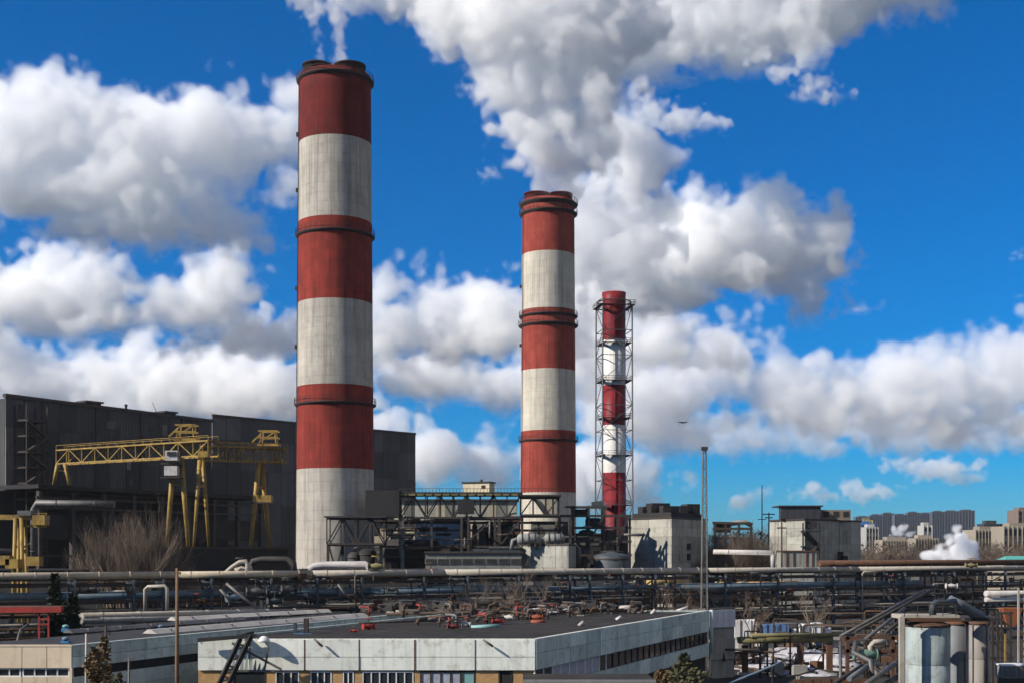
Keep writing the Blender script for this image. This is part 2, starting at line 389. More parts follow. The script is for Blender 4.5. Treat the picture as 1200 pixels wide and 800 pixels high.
# ------------------------------------------------------------------ dark boiler hall behind the cranes
HALL = mat('dark_corrugated_sheet', (0.085, 0.086, 0.09), (0.066, 0.067, 0.07), 0.75, scale=0.3, streak=0.6, dirt=(0.05, 0.048, 0.046), dirt_amt=0.6, obj_var=0.4)
HALLB = mat('sunlit_and_patch_beige_sheet', (0.22, 0.20, 0.175), (0.17, 0.155, 0.14), 0.8, scale=0.3, streak=0.5, dirt=(0.08, 0.07, 0.06), obj_var=0.1)
hd = Vector((0.58, 1.0)).normalized(); hn = Vector((hd.y, -hd.x))
H0 = Vector((-124.7, 330.0)); HT = 53.9; TL = math.hypot(.58, 1)
def hpt(t, off=0.0):
    p = H0 + hd * (t * TL) + hn * off; return Vector((p.x, p.y))
hall = thing('boiler_hall', 'huge dark grey sheet clad boiler hall behind the yellow gantry cranes', 'building', (-124.7, 330, 0))
a_, b_ = hpt(-62), hpt(58)
back = -hn * 95
MB().prism([hpt(-6, -.4), hpt(58, -.4), hpt(58, -95), hpt(-6, -95)], 0, HT - .3).build('wall', HALL, hall)
AN = 32.0   # top of the dark annex along its foot
nP = 13
for i in range(nP):
    t0, t1 = -6 + 64 * i / nP, -6 + 64 * (i + 1) / nP - .12
    for z0, z1 in ((AN - .5, 39.4), (39.5, 46.4), (46.5, HT)):
        m_ = HALLB if (i < 1 and z0 < 46) else HALL  # first panels beige: sunlight on the facade end put into their colour
        sl_ = MB().slab(hpt(t0), hpt(t1), z0, z1, .3, R.choice((0, .04, .08))); sl_.build('cladding_panel', m_, hall)
# ribs of the corrugation: slim seams
m_ = MB()
for i in range(130):
    t0 = -6 + 64 * (i + .5) / 130
    m_.slab(hpt(t0), hpt(t0 + .08), AN, HT - .2, .2, .2)
tag(m_.build('sheet_rib', HALL, hall), None, None, None, 'stuff')
MB().slab(hpt(-6.3), hpt(58.3), HT, HT + .9, 1.2, .5).build('roof_coping', STEEL, hall)
# annex: roof slab, columns, dark bays
MB().prism([hpt(-8, 15), hpt(64, 15), hpt(64, .3), hpt(-8, .3)], AN - 1.6, AN - .6).build('annex_roof', SOOT, hall)
MB().slab(hpt(-8), hpt(64), 0, AN - 1.8, .3, .25).build('annex_back_wall', SOOT, hall)
MB().slab(hpt(-8), hpt(64), 18, 24, .6, 13.5).build('crane_beam_wall', SOOT, hall)
for i in range(9):
    t = -7 + 8.8 * i
    c = hpt(t, 14); pbox(hall, 'annex_column', STEEL, (c.x, c.y, AN / 2 - 1), (1.1, 1.1, AN - 2.4), math.atan2(hd.y, hd.x))
for z in (9.0, 13.5, 25.5, 28.0):
    MB().slab(hpt(-8), hpt(64), z, z + .5, .4, 14.3).build('annex_girt', STEEL, hall)
for i in range(15):
    t = -6 + 4.7 * i + R.uniform(-1, 1); z = R.choice((2, 10, 14.5, 19, 25.8)); 
    MB().slab(hpt(t), hpt(t + R.uniform(1.2, 3)), z, z + R.uniform(1.5, 3.5), .5, R.uniform(4, 12)).build('annex_machine_panel', R.choice((STEEL, DARKP, RUSTP, BLUEST)), hall)
# higher block
zB = 57.5
blk = thing('tall_hall_block', 'higher flat roofed dark block behind the tallest chimney, at the end of the boiler hall', 'building', (-71.6, 421, 0))
pts = [Vector((X_at(249, 405), 405)), Vector((X_at(345, 430), 430)), Vector((X_at(487, 470), 470)), Vector((X_at(487, 470) - 60, 560)), Vector((X_at(249, 405) - 50, 520))]
def inset(p, c, k): return p + (c - p) * k
cen = sum(pts, Vector((0, 0))) / 5
MB().prism([inset(p, cen, .008) for p in pts], 0, zB - .3).build('wall', HALL, blk)
for (p, q, n) in ((pts[0], pts[1], 6), (pts[1], pts[2], 14)):
    for i in range(n):
        for z0, z1 in ((0, 29.9), (30, 40.9), (41, 50.4), (50.5, zB)):
            u, v = p + (q - p) * (i / n), p + (q - p) * ((i + .985) / n)
            MB().slab(u, v, z0, z1, .3, R.choice((0, .05, .1))).build('cladding_panel', HALL, blk)
    MB().slab(p, q, zB, zB + .8, .8, .3).build('roof_coping', STEEL, blk)
m_ = MB()
for t_ in (3.5, 19, 33, 47):
    p = hpt(t_, .35); pbeam(hall, 'downpipe', STEEL, (p.x, p.y, AN), (p.x, p.y, HT), .35)
for i in range(16):
    t0 = R.uniform(-4, 52); z0 = R.uniform(AN, 50); MB().slab(hpt(t0), hpt(t0 + R.uniform(1, 3)), z0, z0 + R.uniform(1, 4), .2, .14 + .01 * i).build('patch_sheet', R.choice((HALLB, HALL, RUSTP, STEEL, HALL)), hall)
# roof things
def roof_vent(px, py, w, h, t):
    p = hpt(t, -6); d = p.y
    th = thing('roof_ventilator', 'black louvred roof ventilator on the hall roof ' + ('near the lattice stair' if px < 150 else 'above the crane cab'), 'ventilator', (p.x, d, HT - .3), 'ventilators on the hall roof')
    k = d / FPX
    pbox(th, 'housing', SOOT, (p.x, d, HT + .5 + h * k * .35), (w * k * .8, 4, h * k * .7), .9); pbox(th, 'hood', STEEL, (p.x, d, HT + .4 + h * k * .85), (w * k, 5, h * k * .22), .9)
    for i in range(4): pbox(th, 'post', STEEL, (p.x + (i - 1.5) * w * k * .26, d - 2, HT + .4 + h * k * .4), (.2, .2, h * k * .8))
roof_vent(103, 470, 24, 9, 22); roof_vent(219, 486, 19, 8, 47)
th = thing('vent_pipe', 'short black vent pipe standing on the hall roof between the ventilators', 'vent pipe', (*hpt(31, -3), HT - .3))
p = hpt(31, -3); ptube(th, 'pipe', SOOT, [(p.x, p.y, HT - .3), (p.x, p.y, HT + 2.2)], .35); ptube(th, 'cap', STEEL, [(p.x, p.y, HT + 2.2), (p.x, p.y, HT + 2.6)], [.6, .3])
p = hpt(43, -4)
th = thing('leaning_aerial', 'thin leaning aerial rod on the hall roof', 'aerial', (p.x, p.y, HT - .3))
ptube(th, 'rod', STEEL, [(p.x, p.y, HT - .3), (p.x - 2.2, p.y, HT + 4.6)], [.14, .07], 6); pbox(th, 'foot', STEEL, (p.x, p.y, HT), (1.2, 1.2, .6))
# lattice stair tower on the facade
st = thing('stair_tower', 'dark open steel stair tower climbing the hall facade', 'stair tower', (*hpt(-2, 3), 0))
cs = [hpt(-4, .6), hpt(1.5, .6), hpt(1.5, 5), hpt(-4, 5)]
for c in cs: pbeam(st, 'leg', STEEL, (c.x, c.y, 0), (c.x, c.y, 52), .35)
for j in range(13):
    z = 4 * j
    for i in range(4):
        p, q = cs[i], cs[(i + 1) % 4]; pbeam(st, 'girt', STEEL, (p.x, p.y, z), (q.x, q.y, z), .25)
    p, q = cs[3], cs[2]
    if j % 2: p, q = q, p
    if j < 12: pbeam(st, 'stair_flight', STEEL, (p.x, p.y, z), (q.x, q.y, z + 4), 1.0, .5)
    MB().prism([(c.x, c.y) for c in cs], z + .2, z + .35).build('landing', STEEL, st)
# ------------------------------------------------------------------ yellow gantry cranes
def crane(label, La, Ld, Ra, Rd, y_beam, legs_from=0.0, cab=True, over=0.12, leftfoot=None, rightfoot=16.0):
    "bridge from pixel column La at depth Ld to Ra at depth Rd"
    t = thing('gantry_crane', label, 'crane', (X_at(Ra, Rd), Rd, 0), 'yellow gantry cranes beside the hall')
    zb = Z_at(y_beam, Rd); h = 3.4
    A = Vector((X_at(La, Ld), Ld, zb)); B = Vector((X_at(Ra, Rd), Rd, zb)); dv = (B - A).normalized(); side = Vector((-dv.y, dv.x, 0)) * 1.6
    E_ = B + (B - A) * over
    for s in (-1, 1): truss(t, A + side * s, E_ + side * s, h, 11, YELLOW, .34, 'diagonal')
    pbeam(t, 'walkway', YELLOW, A + Vector((0, 0, h + .1)), E_ + Vector((0, 0, h + .1)), 3.0, .2)
    rl = MB()
    for s in (-1, 1):
        rl.beam(A + side * s + Vector((0, 0, h + 1.2)), E_ + side * s + Vector((0, 0, h + 1.2)), .1)
        for i in range(18): p = lerp(A, E_, i / 17) + side * s; rl.beam(p + Vector((0, 0, h)), p + Vector((0, 0, h + 1.2)), .1)
    rl.build('railing', YELLOW, t)
    n = Vector((-dv.y, dv.x, 0))
    for P_, base, sp, wd in ((A, leftfoot or 0.0, 2.0, .85), (B, rightfoot, 2.6, 1.05)):
        for s in (-1, 1):
            top = P_ + n * s * .7 + dv * s * .5; foot = Vector((P_.x, P_.y, base)) + n * s * .9 + dv * s * sp
            lg = MB().tube([top, lerp(top, foot, .5), foot], [wd * .72, wd * .62, wd * .45], 6).build('leg', YELLOW, t)
        pbeam(t, 'leg_tie', YELLOW, P_ + dv * 1.3 + n * .8 + Vector((0, 0, -(P_.z - base) * .3)), P_ - dv * 1.3 - n * .8 + Vector((0, 0, -(P_.z - base) * .3)), .5)
    if cab:
        c = B + Vector((-.6, -2.2, .3)); cb = pbox(t, 'operator_cab', WHITEP, c, (2.9, 2.3, 2.3)); pbox(cb, 'cab_window', SOOT, c + Vector((.2, -1.33, .4)), (2.2, .08, .9))
        c = B + Vector((-.8, -2.0, -3.2)); pbox(t, 'electrical_cabin', WHITEP, c, (3.0, 2.2, 2.2)); pbox(t, 'landing', STEEL, c - Vector((0, 0, 1.6)), (4.6, 3.4, .3))
        c = B + Vector((-1, -1, -1.5)); pbox(t, 'landing', STEEL, c, (4.4, 3.4, .4))
    # trolley and its frame on top
    c = B + Vector((2.2, 0, h)); tr = pbox(t, 'trolley', YELLOW, c + Vector((0, 0, .8)), (5.5, 2.6, .6))
    for sx in (-1, 1):
        for sy in (-1, 1): pbeam(tr, 'frame_post', YELLOW, c + Vector((sx * 2.0, sy * 1.6, 1.2)), c + Vector((sx * 1.6, sy * 1.3, 4.2)), .2)
    for z in (2.6, 4.2):
        for sy in (-1, 1): pbeam(tr, 'frame_beam', YELLOW, c + Vector((-2.4, sy * 1.4, z)), c + Vector((2.4, sy * 1.4, z)), .4)
    pbeam(tr, 'frame_beam', YELLOW, c + Vector((-2.2, -1.4, 1.4)), c + Vector((1.7, -1.4, 4.0)), .3); pbeam(tr, 'jib_arm', YELLOW, c + Vector((-4.2, 0, 1.6)), c + Vector((-1.6, 0, 4)), .4)
    pbox(t, 'winch_house', YELLOW, E_ + Vector((-2, -.5, .3)), (2.4, 2, 1.4))
    return t
crane('larger yellow gantry crane with white cabs on its slanting leg', 72, 322, 208, 300, 536, over=.28, leftfoot=31.4)
crane('smaller yellow gantry crane between the white cabs and the tallest chimney', 236, 312, 305, 318, 541, over=.45, cab=False, leftfoot=16)
for o in list(S.objects):
    if o.name.startswith('gantry_crane') and 'smaller' in o.get('label', ''): pbox(o, 'service_cabin', YELLOW, P(308, 584, 317), (4.6, 2.6, 1.7)); pbox(o, 'landing', STEEL, P(308, 589, 317), (5.4, 3.2, .3))
rw = thing('runway_wall', 'sooty black crane runway wall under the yellow crane legs', 'wall', (X_at(200, 303), 303, 0))
MB().slab((X_at(120, 298), 298), (X_at(338, 316), 316), 0, 15.4, 2.4, 0).build('wall', SOOT, rw)
MB().slab((X_at(119, 298), 298), (X_at(339, 316), 316), 15.4, 16.0, 3.4, .5).build('rail_bed', STEEL, rw)
# small yellow crane at the frame edge
t = thing('low_gantry_crane', 'low yellow gantry crane standing on paired legs at the frame edge by a grey pipe', 'crane', (X_at(28, 225), 225, 0))
d = 225; pbeam(t, 'main_beam', YELLOW, P(-70, 605, d), P(52, 606, d), .8, .9); pbeam(t, 'end_beam', YELLOW, P(32, 616, d), P(54, 616, d), .5, .5)
for px, lean in ((20, -2), (27, 4)):
    for q in (-1.6, 1.6):
        a_ = P(px, 607, d) + Vector((0, q * .4, 0)); b_ = P(px + lean, 690, d) + Vector((0, q, 0)); b_.z = 0; ptube(t, 'leg', YELLOW, [a_, b_], [.4, .32], 6)
pbox(t, 'cab', GALV, P(31, 601, d), (2.4, 2.2, .9)); pbox(t, 'trolley', YELLOW, P(48, 609, d), (2.2, 2.4, 1.7)); pbeam(t, 'leg_tie', YELLOW, P(18, 640, d), P(32, 640, d), .4)
for px in (38, 46, 54): pbeam(t, 'hand_rail_post', YELLOW, P(px, 616, d), P(px, 600, d), .12)
pbeam(t, 'hand_rail', YELLOW, P(34, 601, d), P(55, 601, d), .12)
for i, (px, py) in enumerate(((6, 656), (16, 660), (41, 657))):
    pbox(t, 'counterweight', YELLOW, P(px, py, d - 3), (2.2, 2, 1.6))
def gpipe(name, label, m, pts, r, cat='pipe', group=None, collar=None):
    "a pipe run with its elbows; collar rings every few metres"
    o = thing(name, label, cat, pts[0], group)
    MB().tube(pts, r, 10).build('pipe', m, o)
    if collar:
        c = MB()
        for a_, b_ in zip(pts[:-1], pts[1:]):
            a_, b_ = Vector(a_), Vector(b_); L_ = (b_ - a_).length; n = int(L_ / collar)
            for i in range(n):
                p = lerp(a_, b_, (i + .5) / n); dv = (b_ - a_).normalized() * .09; c.tube([p - dv, p + dv], r * 1.12, 10)
        if c.v: tag(c.build('joint_rib', m, o), None, None, None, 'stuff')
    return o
d = 300
gpipe('bent_pipe', 'grey insulated pipe with a square bend in front of the black hall bays', GALV, [P(40, 662, d), P(40, 596, d), P(43, 589, d), P(90, 590, d), P(134, 590.5, d)], .85, collar=6)
gpipe('straight_pipe', 'pale low pipe crossing behind the low yellow crane legs', GALV, [P(-60, 645, 260), P(18, 645, 262)], .5)
# ------------------------------------------------------------------ steel gallery and equipment between the chimneys
D4 = 285.0
t = thing('conveyor_gallery', 'dark steel truss gallery on columns running between the two big chimneys', 'gallery', (X_at(560, D4), D4, 0))
def gt(px0, y0, px1, y1, n, d, dep=6.0, w=.42):
    a_, b_ = P(px0, y0, d), P(px1, y0, d); h = (y0 - y1) / FPX * d
    truss(t, a_, b_, h, n, STEEL, w); o_ = Vector((0, dep, 0)); truss(t, a_ + o_, b_ + o_, h, n, STEEL, w)
    MB().box((a_ + b_) / 2 + Vector((0, dep / 2, h + .35)), ((b_ - a_).length + 1, dep + 1.5, .35)).build('roof_deck', STEEL, t)
    MB().box((a_ + b_) / 2 + Vector((0, dep / 2, -.3)), ((b_ - a_).length, dep, .3)).build('floor_deck', STEEL, t)
gt(467, 606, 610, 579, 9, D4); gt(610, 603, 655, 582, 3, D4)
gt(383, 637, 450, 607, 4, D4 - 6, 5)
for px in (385, 402, 447, 472, 506, 541, 549, 580, 585, 612, 668): pbeam(t, 'column', STEEL if px not in (447, 472) else GALV, (X_at(px, D4), D4 - .8, 0), (X_at(px, D4), D4 - .8, Z_at(606 if px > 450 else 636, D4)), .75 if px in (447, 472, 585) else .55)
for px0, px1, y0, y1 in ((385, 402, 700, 637), (402, 385, 700, 637), (447, 472, 640, 607), (478, 497, 612, 637), (472, 505, 640, 606), (541, 580, 640, 606), (585, 612, 640, 606), (403, 415, 612, 637)):
    pbeam(t, 'brace', STEEL, P(px0, y0, D4 - 1), P(px1, y1, D4 - 1), .35)
for y in (612, 621, 640, 652): pbeam(t, 'girt', STEEL, P(447, y, D4 + 3), P(668, y, D4 + 3), .5)
pbox(t, 'end_house', SOOT, P(449, 590, D4) + Vector((0, 2, 0)), (7.4, 7, 6.0)); pbox(t, 'hoist_house', SOOT, P(546, 593, D4) + Vector((0, 1, 0)), (3.6, 4.5, 3.2))
gtm = MB()
for i in range(48): p = P(467 + 188 * i / 47, 577.5, D4); gtm.beam(p, p + Vector((0, 0, 1.1)), .08)
gtm.beam(P(467, 572, D4), P(655, 572, D4), .09); gtm.build('railing', STEEL, t)
for i in range(14):
    px = 470 + 10 * i; pbox(t, 'roof_edge_plate', OLIVEP, P(px + 3, 579.3, D4) + Vector((0, -.9, 0)), (1.5, .12, .35))
CREAM = mat('cream_render', (0.62, 0.53, 0.36), (0.52, 0.44, 0.30), 0.85, streak=0.4, dirt=(0.22, 0.17, 0.11))
h = thing('roof_cabin', 'small cream rendered cabin standing on the gallery roof', 'cabin', P(561, 577, D4 + 4))
c = P(561, 571.3, D4 + 4); pbox(h, 'wall', CREAM, c, (6.4, 3.4, 2.1), -.35); pbox(h, 'roof', STEEL, c + Vector((0, 0, 1.2)), (6.9, 3.9, .25), -.35); ptube(h, 'vent', STEEL, [c + Vector((.6, 0, 1.2)), c + Vector((.6, 0, 1.9))], .3)
pbox(h, 'window', SOOT, c + Vector((1.2, -2.0, .1)), (1.0, .5, .8), -.35)
# pale walls and tanks seen through the gallery
PALEC = mat('pale_yellow_render', (0.50, 0.44, 0.32), (0.40, 0.35, 0.26), 0.9, streak=0.5, dirt=(0.16, 0.13, 0.10), obj_var=.1)
h = thing('low_pale_building', 'low pale yellow workshop half hidden behind the steel gallery beside the tallest chimney', 'building', (X_at(440, 318), 318, 0))
MB().prism([(X_at(404, 318), 318), (X_at(486, 318), 318), (X_at(486, 318) + 3, 330), (X_at(404, 318) + 3, 330)], 0, Z_at(611, 318)).build('wall', PALEC, h)
MB().box((X_at(445, 318), 323, Z_at(611, 318) + .3), (18.5, 12, .5)).build('roof', STEEL, h)
for px in (410, 425, 440, 456, 470): 
    w_ = pbox(h, 'window', STEEL, P(px, 622, 318) + Vector((0, -.05, 0)), (1.6, .2, 1.9)); pbox(w_, 'pane', SOOT, P(px, 622, 318) + Vector((0, -.17, 0)), (1.3, .05, 1.6))
BLUET = mat('blue_grey_sheet', (0.20, 0.31, 0.41), (0.15, 0.23, 0.31), 0.55, scale=.6, streak=0.5, dirt=(0.10, 0.11, 0.12), obj_var=.2)
h = thing('filter_house', 'pale blue grey sheet clad filter house behind the gallery columns', 'building', (X_at(515, 305), 305, 0))
for i in range(9):
    px0 = 487 + 6.4 * i
    MB().box((X_at(px0 + 3, 305), 307, Z_at(612, 305) / 2), (1.22, 4, Z_at(612 + (i % 3 == 2) * 1.5, 305))).build('cladding_panel', BLUET, h)
MB().box((X_at(515, 305), 308, Z_at(611, 305) + .2), (12, 5, .4)).build('roof', STEEL, h)
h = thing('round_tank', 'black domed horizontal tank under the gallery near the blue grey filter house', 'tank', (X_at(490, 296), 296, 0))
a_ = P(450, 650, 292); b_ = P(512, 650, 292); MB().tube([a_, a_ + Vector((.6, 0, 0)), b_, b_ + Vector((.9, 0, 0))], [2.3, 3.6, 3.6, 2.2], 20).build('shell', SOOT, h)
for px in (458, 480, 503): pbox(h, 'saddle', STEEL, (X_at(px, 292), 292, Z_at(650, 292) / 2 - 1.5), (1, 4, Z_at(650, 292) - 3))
GREENG = mat('greenish_grey_concrete', (0.20, 0.20, 0.175), (0.15, 0.155, 0.135), 0.9, streak=.5, dirt=(0.08, 0.075, 0.065), obj_var=.15)
h = thing('low_switch_house', 'low grey green concrete house with dark window bands, below the gallery', 'building', (X_at(555, 272), 272, 0))
MB().box((X_at(555, 272), 277, Z_at(648, 272) / 2), (20.4, 10, Z_at(648, 272))).build('wall', GREENG, h)
MB().box((X_at(555, 272), 277, Z_at(648, 272) + .25), (21, 10.8, .4)).build('roof', STEEL, h)
for i in range(8):
    for y, z_ in ((657, 1.2), (680, 1.6)):
        w_ = pbox(h, 'window', GREENG, P(504 + 14.3 * i, y, 271.95) , (2.2, .3, z_)); pbox(w_, 'pane', SOOT, P(504 + 14.3 * i, y, 271.78), (1.9, .06, z_ - .25))
h = thing('transformer_box', 'grey blue roofed equipment box on the low switch house roof', 'equipment box', P(592, 648, 276))
pbox(h, 'box', BLUEST, P(592, 645.5, 276), (6.5, 3, 2.2)); pbox(h, 'hood', GALV, P(592, 641, 276), (7, 3.4, .35)); pbox(h, 'box', BLUEST, P(565, 647, 276), (4, 3, 1.6))
PANC = mat('pale_concrete_panel', (0.37, 0.355, 0.305), (0.30, 0.29, 0.25), 0.9, scale=.5, streak=.8, dirt=(0.14, 0.125, 0.10), dirt_amt=.75, obj_var=.16, bump=.2)
PANJ = mat('panel_joint_mortar', (0.20, 0.19, 0.165), (0.15, 0.14, 0.12), 0.95)
def panel_block(label, pl, dl, pc, dc, pr, dr, y_top, ncl, ncr, rows, mat_l=PANC, name='panel_building', skip=()):
    "block seen on its edge: corner pixels left, middle, right with depths; wall panels are parts"
    zt = Z_at(y_top, dc); A, B, C = Vector((X_at(pl, dl), dl)), Vector((X_at(pc, dc), dc)), Vector((X_at(pr, dr), dr)); Dd = A + C - B
    o = thing(name, label, 'building', (B.x, B.y, 0))
    cen = (A + C) / 2
    MB().prism([inset(p, cen, .03) for p in (A, B, C, Dd)], 0, zt - .2).build('wall', PANJ, o)
    for p, q, n in ((A, B, ncl), (B, C, ncr)):
        for i in range(n):
            for j in range(rows):
                z0, z1 = zt * j / rows, zt * (j + 1) / rows - .04
                u, v = p + (q - p) * (i / n), p + (q - p) * ((i + 1) / n - .006)
                MB().slab(u, v, z0, z1, .35, R.choice((0, .02, .05))).build('wall_panel', mat_l, o)
    MB().prism([inset(p, cen, -.02) for p in (A, B, C, Dd)], zt, zt + .4).build('roof', STEEL, o)
    return o, A, B, C, Dd, zt
o, A, B, C, Dd, zt = panel_block('pale concrete panel block with a black rooftop house, right beside the lattice stack', 735, 306, 787, 292, 829, 312, 607, 2, 2, 11)
cen = (A + C) / 2
MB().prism([inset(p, cen, .12) for p in (A, B, C, Dd)], zt + .4, zt + 1.5).build('roof_kerb', SOOT, o)
for px, w, hh, rd in ((757, 2.6, 2.2, 312), (771, 4.6, 3.0, 309), (790, 7, 2.3, 307), (809, 3.2, 2.8, 309)): 
    b2 = pbox(o, 'rooftop_house', SOOT, P(px, 602, rd) + Vector((0, 0, hh / 2 - .4)), (w, 4, hh), .3)
    for q in (-.3, .3): pbox(b2, 'louvre', STEEL, P(px, 602, rd) + Vector((q * w, -2.3 + q * w * .3, hh / 2 - .3)), (w * .3, .2, hh * .6), .3)
for y in (640, 652):
    c = lerp((B.x, B.y, Z_at(y, 300)), (C.x, C.y, Z_at(y, 300)), .45); pbox(o, 'window', SOOT, c + Vector((.15, -.1, 0)), (1.8, .25, 1.5), math.atan2(C.y - B.y, C.x - B.x))
# grey block in the middle with the silver ducts on top
o, A, B, C, Dd, zt = panel_block('pale beige concrete block carrying grey vessels, in front of the middle chimney', 608, 276, 666, 268, 676, 280, 639, 4, 1, 7, name='concrete_block')
for i, (p0, p1, y, r) in enumerate(((606, 633, 631, 1.15), (638, 662, 630.5, 1.05))):
    v = thing('horizontal_vessel', ('longer' if i == 0 else 'shorter') + ' dull grey horizontal vessel lying on the pale beige block', 'vessel', P((p0 + p1) / 2, 638, 272), 'grey vessels on the block')
    a_, b_ = P(p0, y, 272), P(p1, y, 272)
    MB().tube([a_, a_ + Vector((.5, 0, 0)), b_ - Vector((.5, 0, 0)), b_], [r * .55, r, r, r * .55], 18).build('shell', SILVER, v)
    for q in (.22, .5, .78): p = lerp(a_, b_, q); MB().tube([p - Vector((.12, 0, 0)), p + Vector((.12, 0, 0))], r * 1.08, 18).build('band', STEEL, v); pbox(v, 'saddle', STEEL, (p.x, p.y, (Z_at(639, 272) + p.z - r) / 2), (.4, 2, p.z - r - Z_at(639, 272) + .5))
    ptube(v, 'inlet_pipe', SILVER, [a_ + Vector((.2, 0, 0)), a_ + Vector((-.9, 0, -.3)), a_ + Vector((-1.2, 0, -2.2))], .45)
v = thing('inclined_gallery', 'short pale sheet clad inclined gallery at the foot of the middle chimney', 'gallery', P(640, 595, 300)); 
MB().add([P(626, 583, 300), P(648, 583, 300), P(648, 604, 300), P(640, 604, 300), P(626, 583, 303), P(648, 583, 303), P(648, 604, 303), P(640, 604, 303)], [(3, 2, 1, 0), (4, 5, 6, 7), (0, 1, 5, 4), (1, 2, 6, 5), (2, 3, 7, 6), (3, 0, 4, 7)]).build('cladding', PALEC, v); pbeam(v, 'frame', STEEL, P(625, 582, 299.5), P(641, 605, 299.5), .5); pbeam(v, 'frame', STEEL, P(648, 581, 299.5), P(648, 606, 299.5), .5)
# dark process frame between middle and lattice chimney
t = thing('process_structure', 'black open steel process structure with pipes between the middle chimney and the lattice stack', 'steel frame', (X_at(700, 290), 290, 0))
d = 290
for px in (656, 672, 690, 708, 724, 738):
    for dd in (0, 7): pbeam(t, 'column', STEEL, (X_at(px, d), d + dd, 0), (X_at(px, d), d + dd, Z_at(604 - (12 if px in (672, 690, 708) else 0), d)), .5)
for y in (594, 604, 618, 634, 650):
    for dd in (0, 7): pbeam(t, 'girder', STEEL, P(656 if y > 600 else 668, y, d + dd), P(740 if y > 600 else 712, y, d + dd), .55)
    MB().box(P(680, y - .5, d + 3.5), (7, 6.6, .2)).build('floor_deck', STEEL, t)
for a_, b_ in ((656, 672), (690, 708), (724, 738)): pbeam(t, 'brace', STEEL, P(a_, 634, d - .4), P(b_, 604, d - .4), .3)
for i, (px, w, y0, y1, m_) in enumerate(((665, 2.2, 612, 634, GALV), (682, 3, 596, 604, SOOT), (697, 4, 606, 618, SOOT), (701, 2.6, 587, 594, BLUEST), (716, 3, 620, 634, STEEL), (730, 2.0, 624, 633, GALV), (688, 3.6, 620, 634, DARKP), (676, 1.6, 640, 672, GALV), (686, 1.6, 640, 672, GALV), (728, 2.2, 636, 650, SOOT))):
    x = X_at(px, d); z0, z1 = Z_at(y1, d), Z_at(y0, d)
    if i % 2: pbox(t, 'machine_house', m_, (x, d + 3, (z0 + z1) / 2), (w, 3.4, z1 - z0))
    else: MB().lathe((x, d + 2.5, z0), [(w / 2, 0), (w / 2, (z1 - z0) * .85), (w / 4, z1 - z0)], 14, cap_top=True).build('vessel', m_, t)
gpipe('bent_pipe', 'pair end pipe arch rising beside the pale beige block', GALV, [P(671, 668, 279), P(671, 642, 279), P(674, 638, 279), P(678, 642, 279), P(678, 668, 279)], .5)
v = thing('storage_tank', 'dark blue grey low tank between the beige block and the panel block', 'tank', (X_at(718, 275), 275, 0))
MB().lathe((X_at(718, 275), 278, 0), [(3.9, 0), (3.9, Z_at(652, 275)), (3.2, Z_at(649, 275)), (.5, Z_at(646, 275))], 24, cap_top=True).build('shell', BLUEST, v)
MB().lathe((X_at(718, 275), 278, 0), [(4.05, Z_at(655, 275)), (4.05, Z_at(655, 275) + .25), (3.9, Z_at(655, 275) + .25)], 24).build('band', STEEL, v)
gpipe('white_riser', 'short white riser pipe at the foot of the lattice stack', WHITEP, [P(708, 606, 330), P(708, 588, 330)], .5)
# panelled boiler house to the side
o, A, B, C, Dd, zt = panel_block('grey panel clad boiler house with black top storey and outside stair, apart from the others', 902, 314, 943, 300, 1009, 320, 609, 2, 5, 12, name='panel_boiler_house')
cen = (A + C) / 2
TOPD = mat('black_sheet', (0.035, 0.037, 0.042), (0.05, 0.05, 0.055), 0.7, scale=.5)
a_, b_ = P(915, 600, 307), P(962, 600, 307)
MB().prism([(a_.x, 307), (b_.x, 307), (b_.x + 1, 314), (a_.x + 1, 314)], zt + .4, Z_at(593, 307)).build('top_storey', TOPD, o)
for i in range(6): p = lerp(a_, b_, (i + .5) / 6); MB().slab((p.x - .75, 306.9), (p.x + .75, 306.9), zt + .5, Z_at(593.3, 307), .1, .02).build('top_storey_panel', TOPD, o)
MB().box(((a_.x + b_.x) / 2, 311, Z_at(592.4, 307)), (10.5, 9, .3)).build('top_roof', STEEL, o)
a_ = P(979, 603, 311); MB().box(a_ + Vector((0, 2, 0)), (7.2, 5, 2.5)).build('brick_penthouse', mat('dull_brick', (0.20, 0.15, 0.11), (0.26, 0.20, 0.15), .9, scale=2, dirt=(.1, .08, .07)), o)
for q in (-2.4, 0, 2.4): pbox(o, 'window', SOOT, a_ + Vector((q, -.55, .2)), (1.3, .12, 1.3))
for (p, q, y0, y1) in ((942, 958, 622, 640), (958, 944, 640, 658)):
    pbeam(o, 'stair_flight', SOOT, P(p, y0, 299), P(q, y1, 301), 1.4, .7); 
for y in (622, 640): pbox(o, 'stair_landing', SOOT, P(950, y, 300) + Vector((0, 0, 0)), (4.4, 1.8, .3))
pbox(o, 'stair_tower_panel', SOOT, P(949, 614, 301), (2.8, 1.4, 1.6)); 
for px in (941, 960): pbeam(o, 'stair_post', SOOT, (X_at(px, 299), 299, 0), P(px, 612, 299), .3)
for px, y in ((985, 650), (990, 655)): pbox(o, 'door', SOOT, P(px, y + 3, 310), (1.6, .4, 3.0), .5)
v = thing('pump_house', 'small weathered pump house with rusty top edge in front of the panel boiler house', 'building', (X_at(937, 280), 280, 0))
MB().box((X_at(937, 280), 283, Z_at(646, 280) / 2), (7.4, 6, Z_at(646, 280))).build('wall', PANC, v); MB().box((X_at(937, 280), 283, Z_at(646, 280) + .15), (7.8, 6.4, .3)).build('roof', RUSTP, v)
for px in (922, 930, 945, 952): pbox(v, 'rusty_stay', RUSTP, P(px, 655, 279.9), (.25, .2, 3.6))
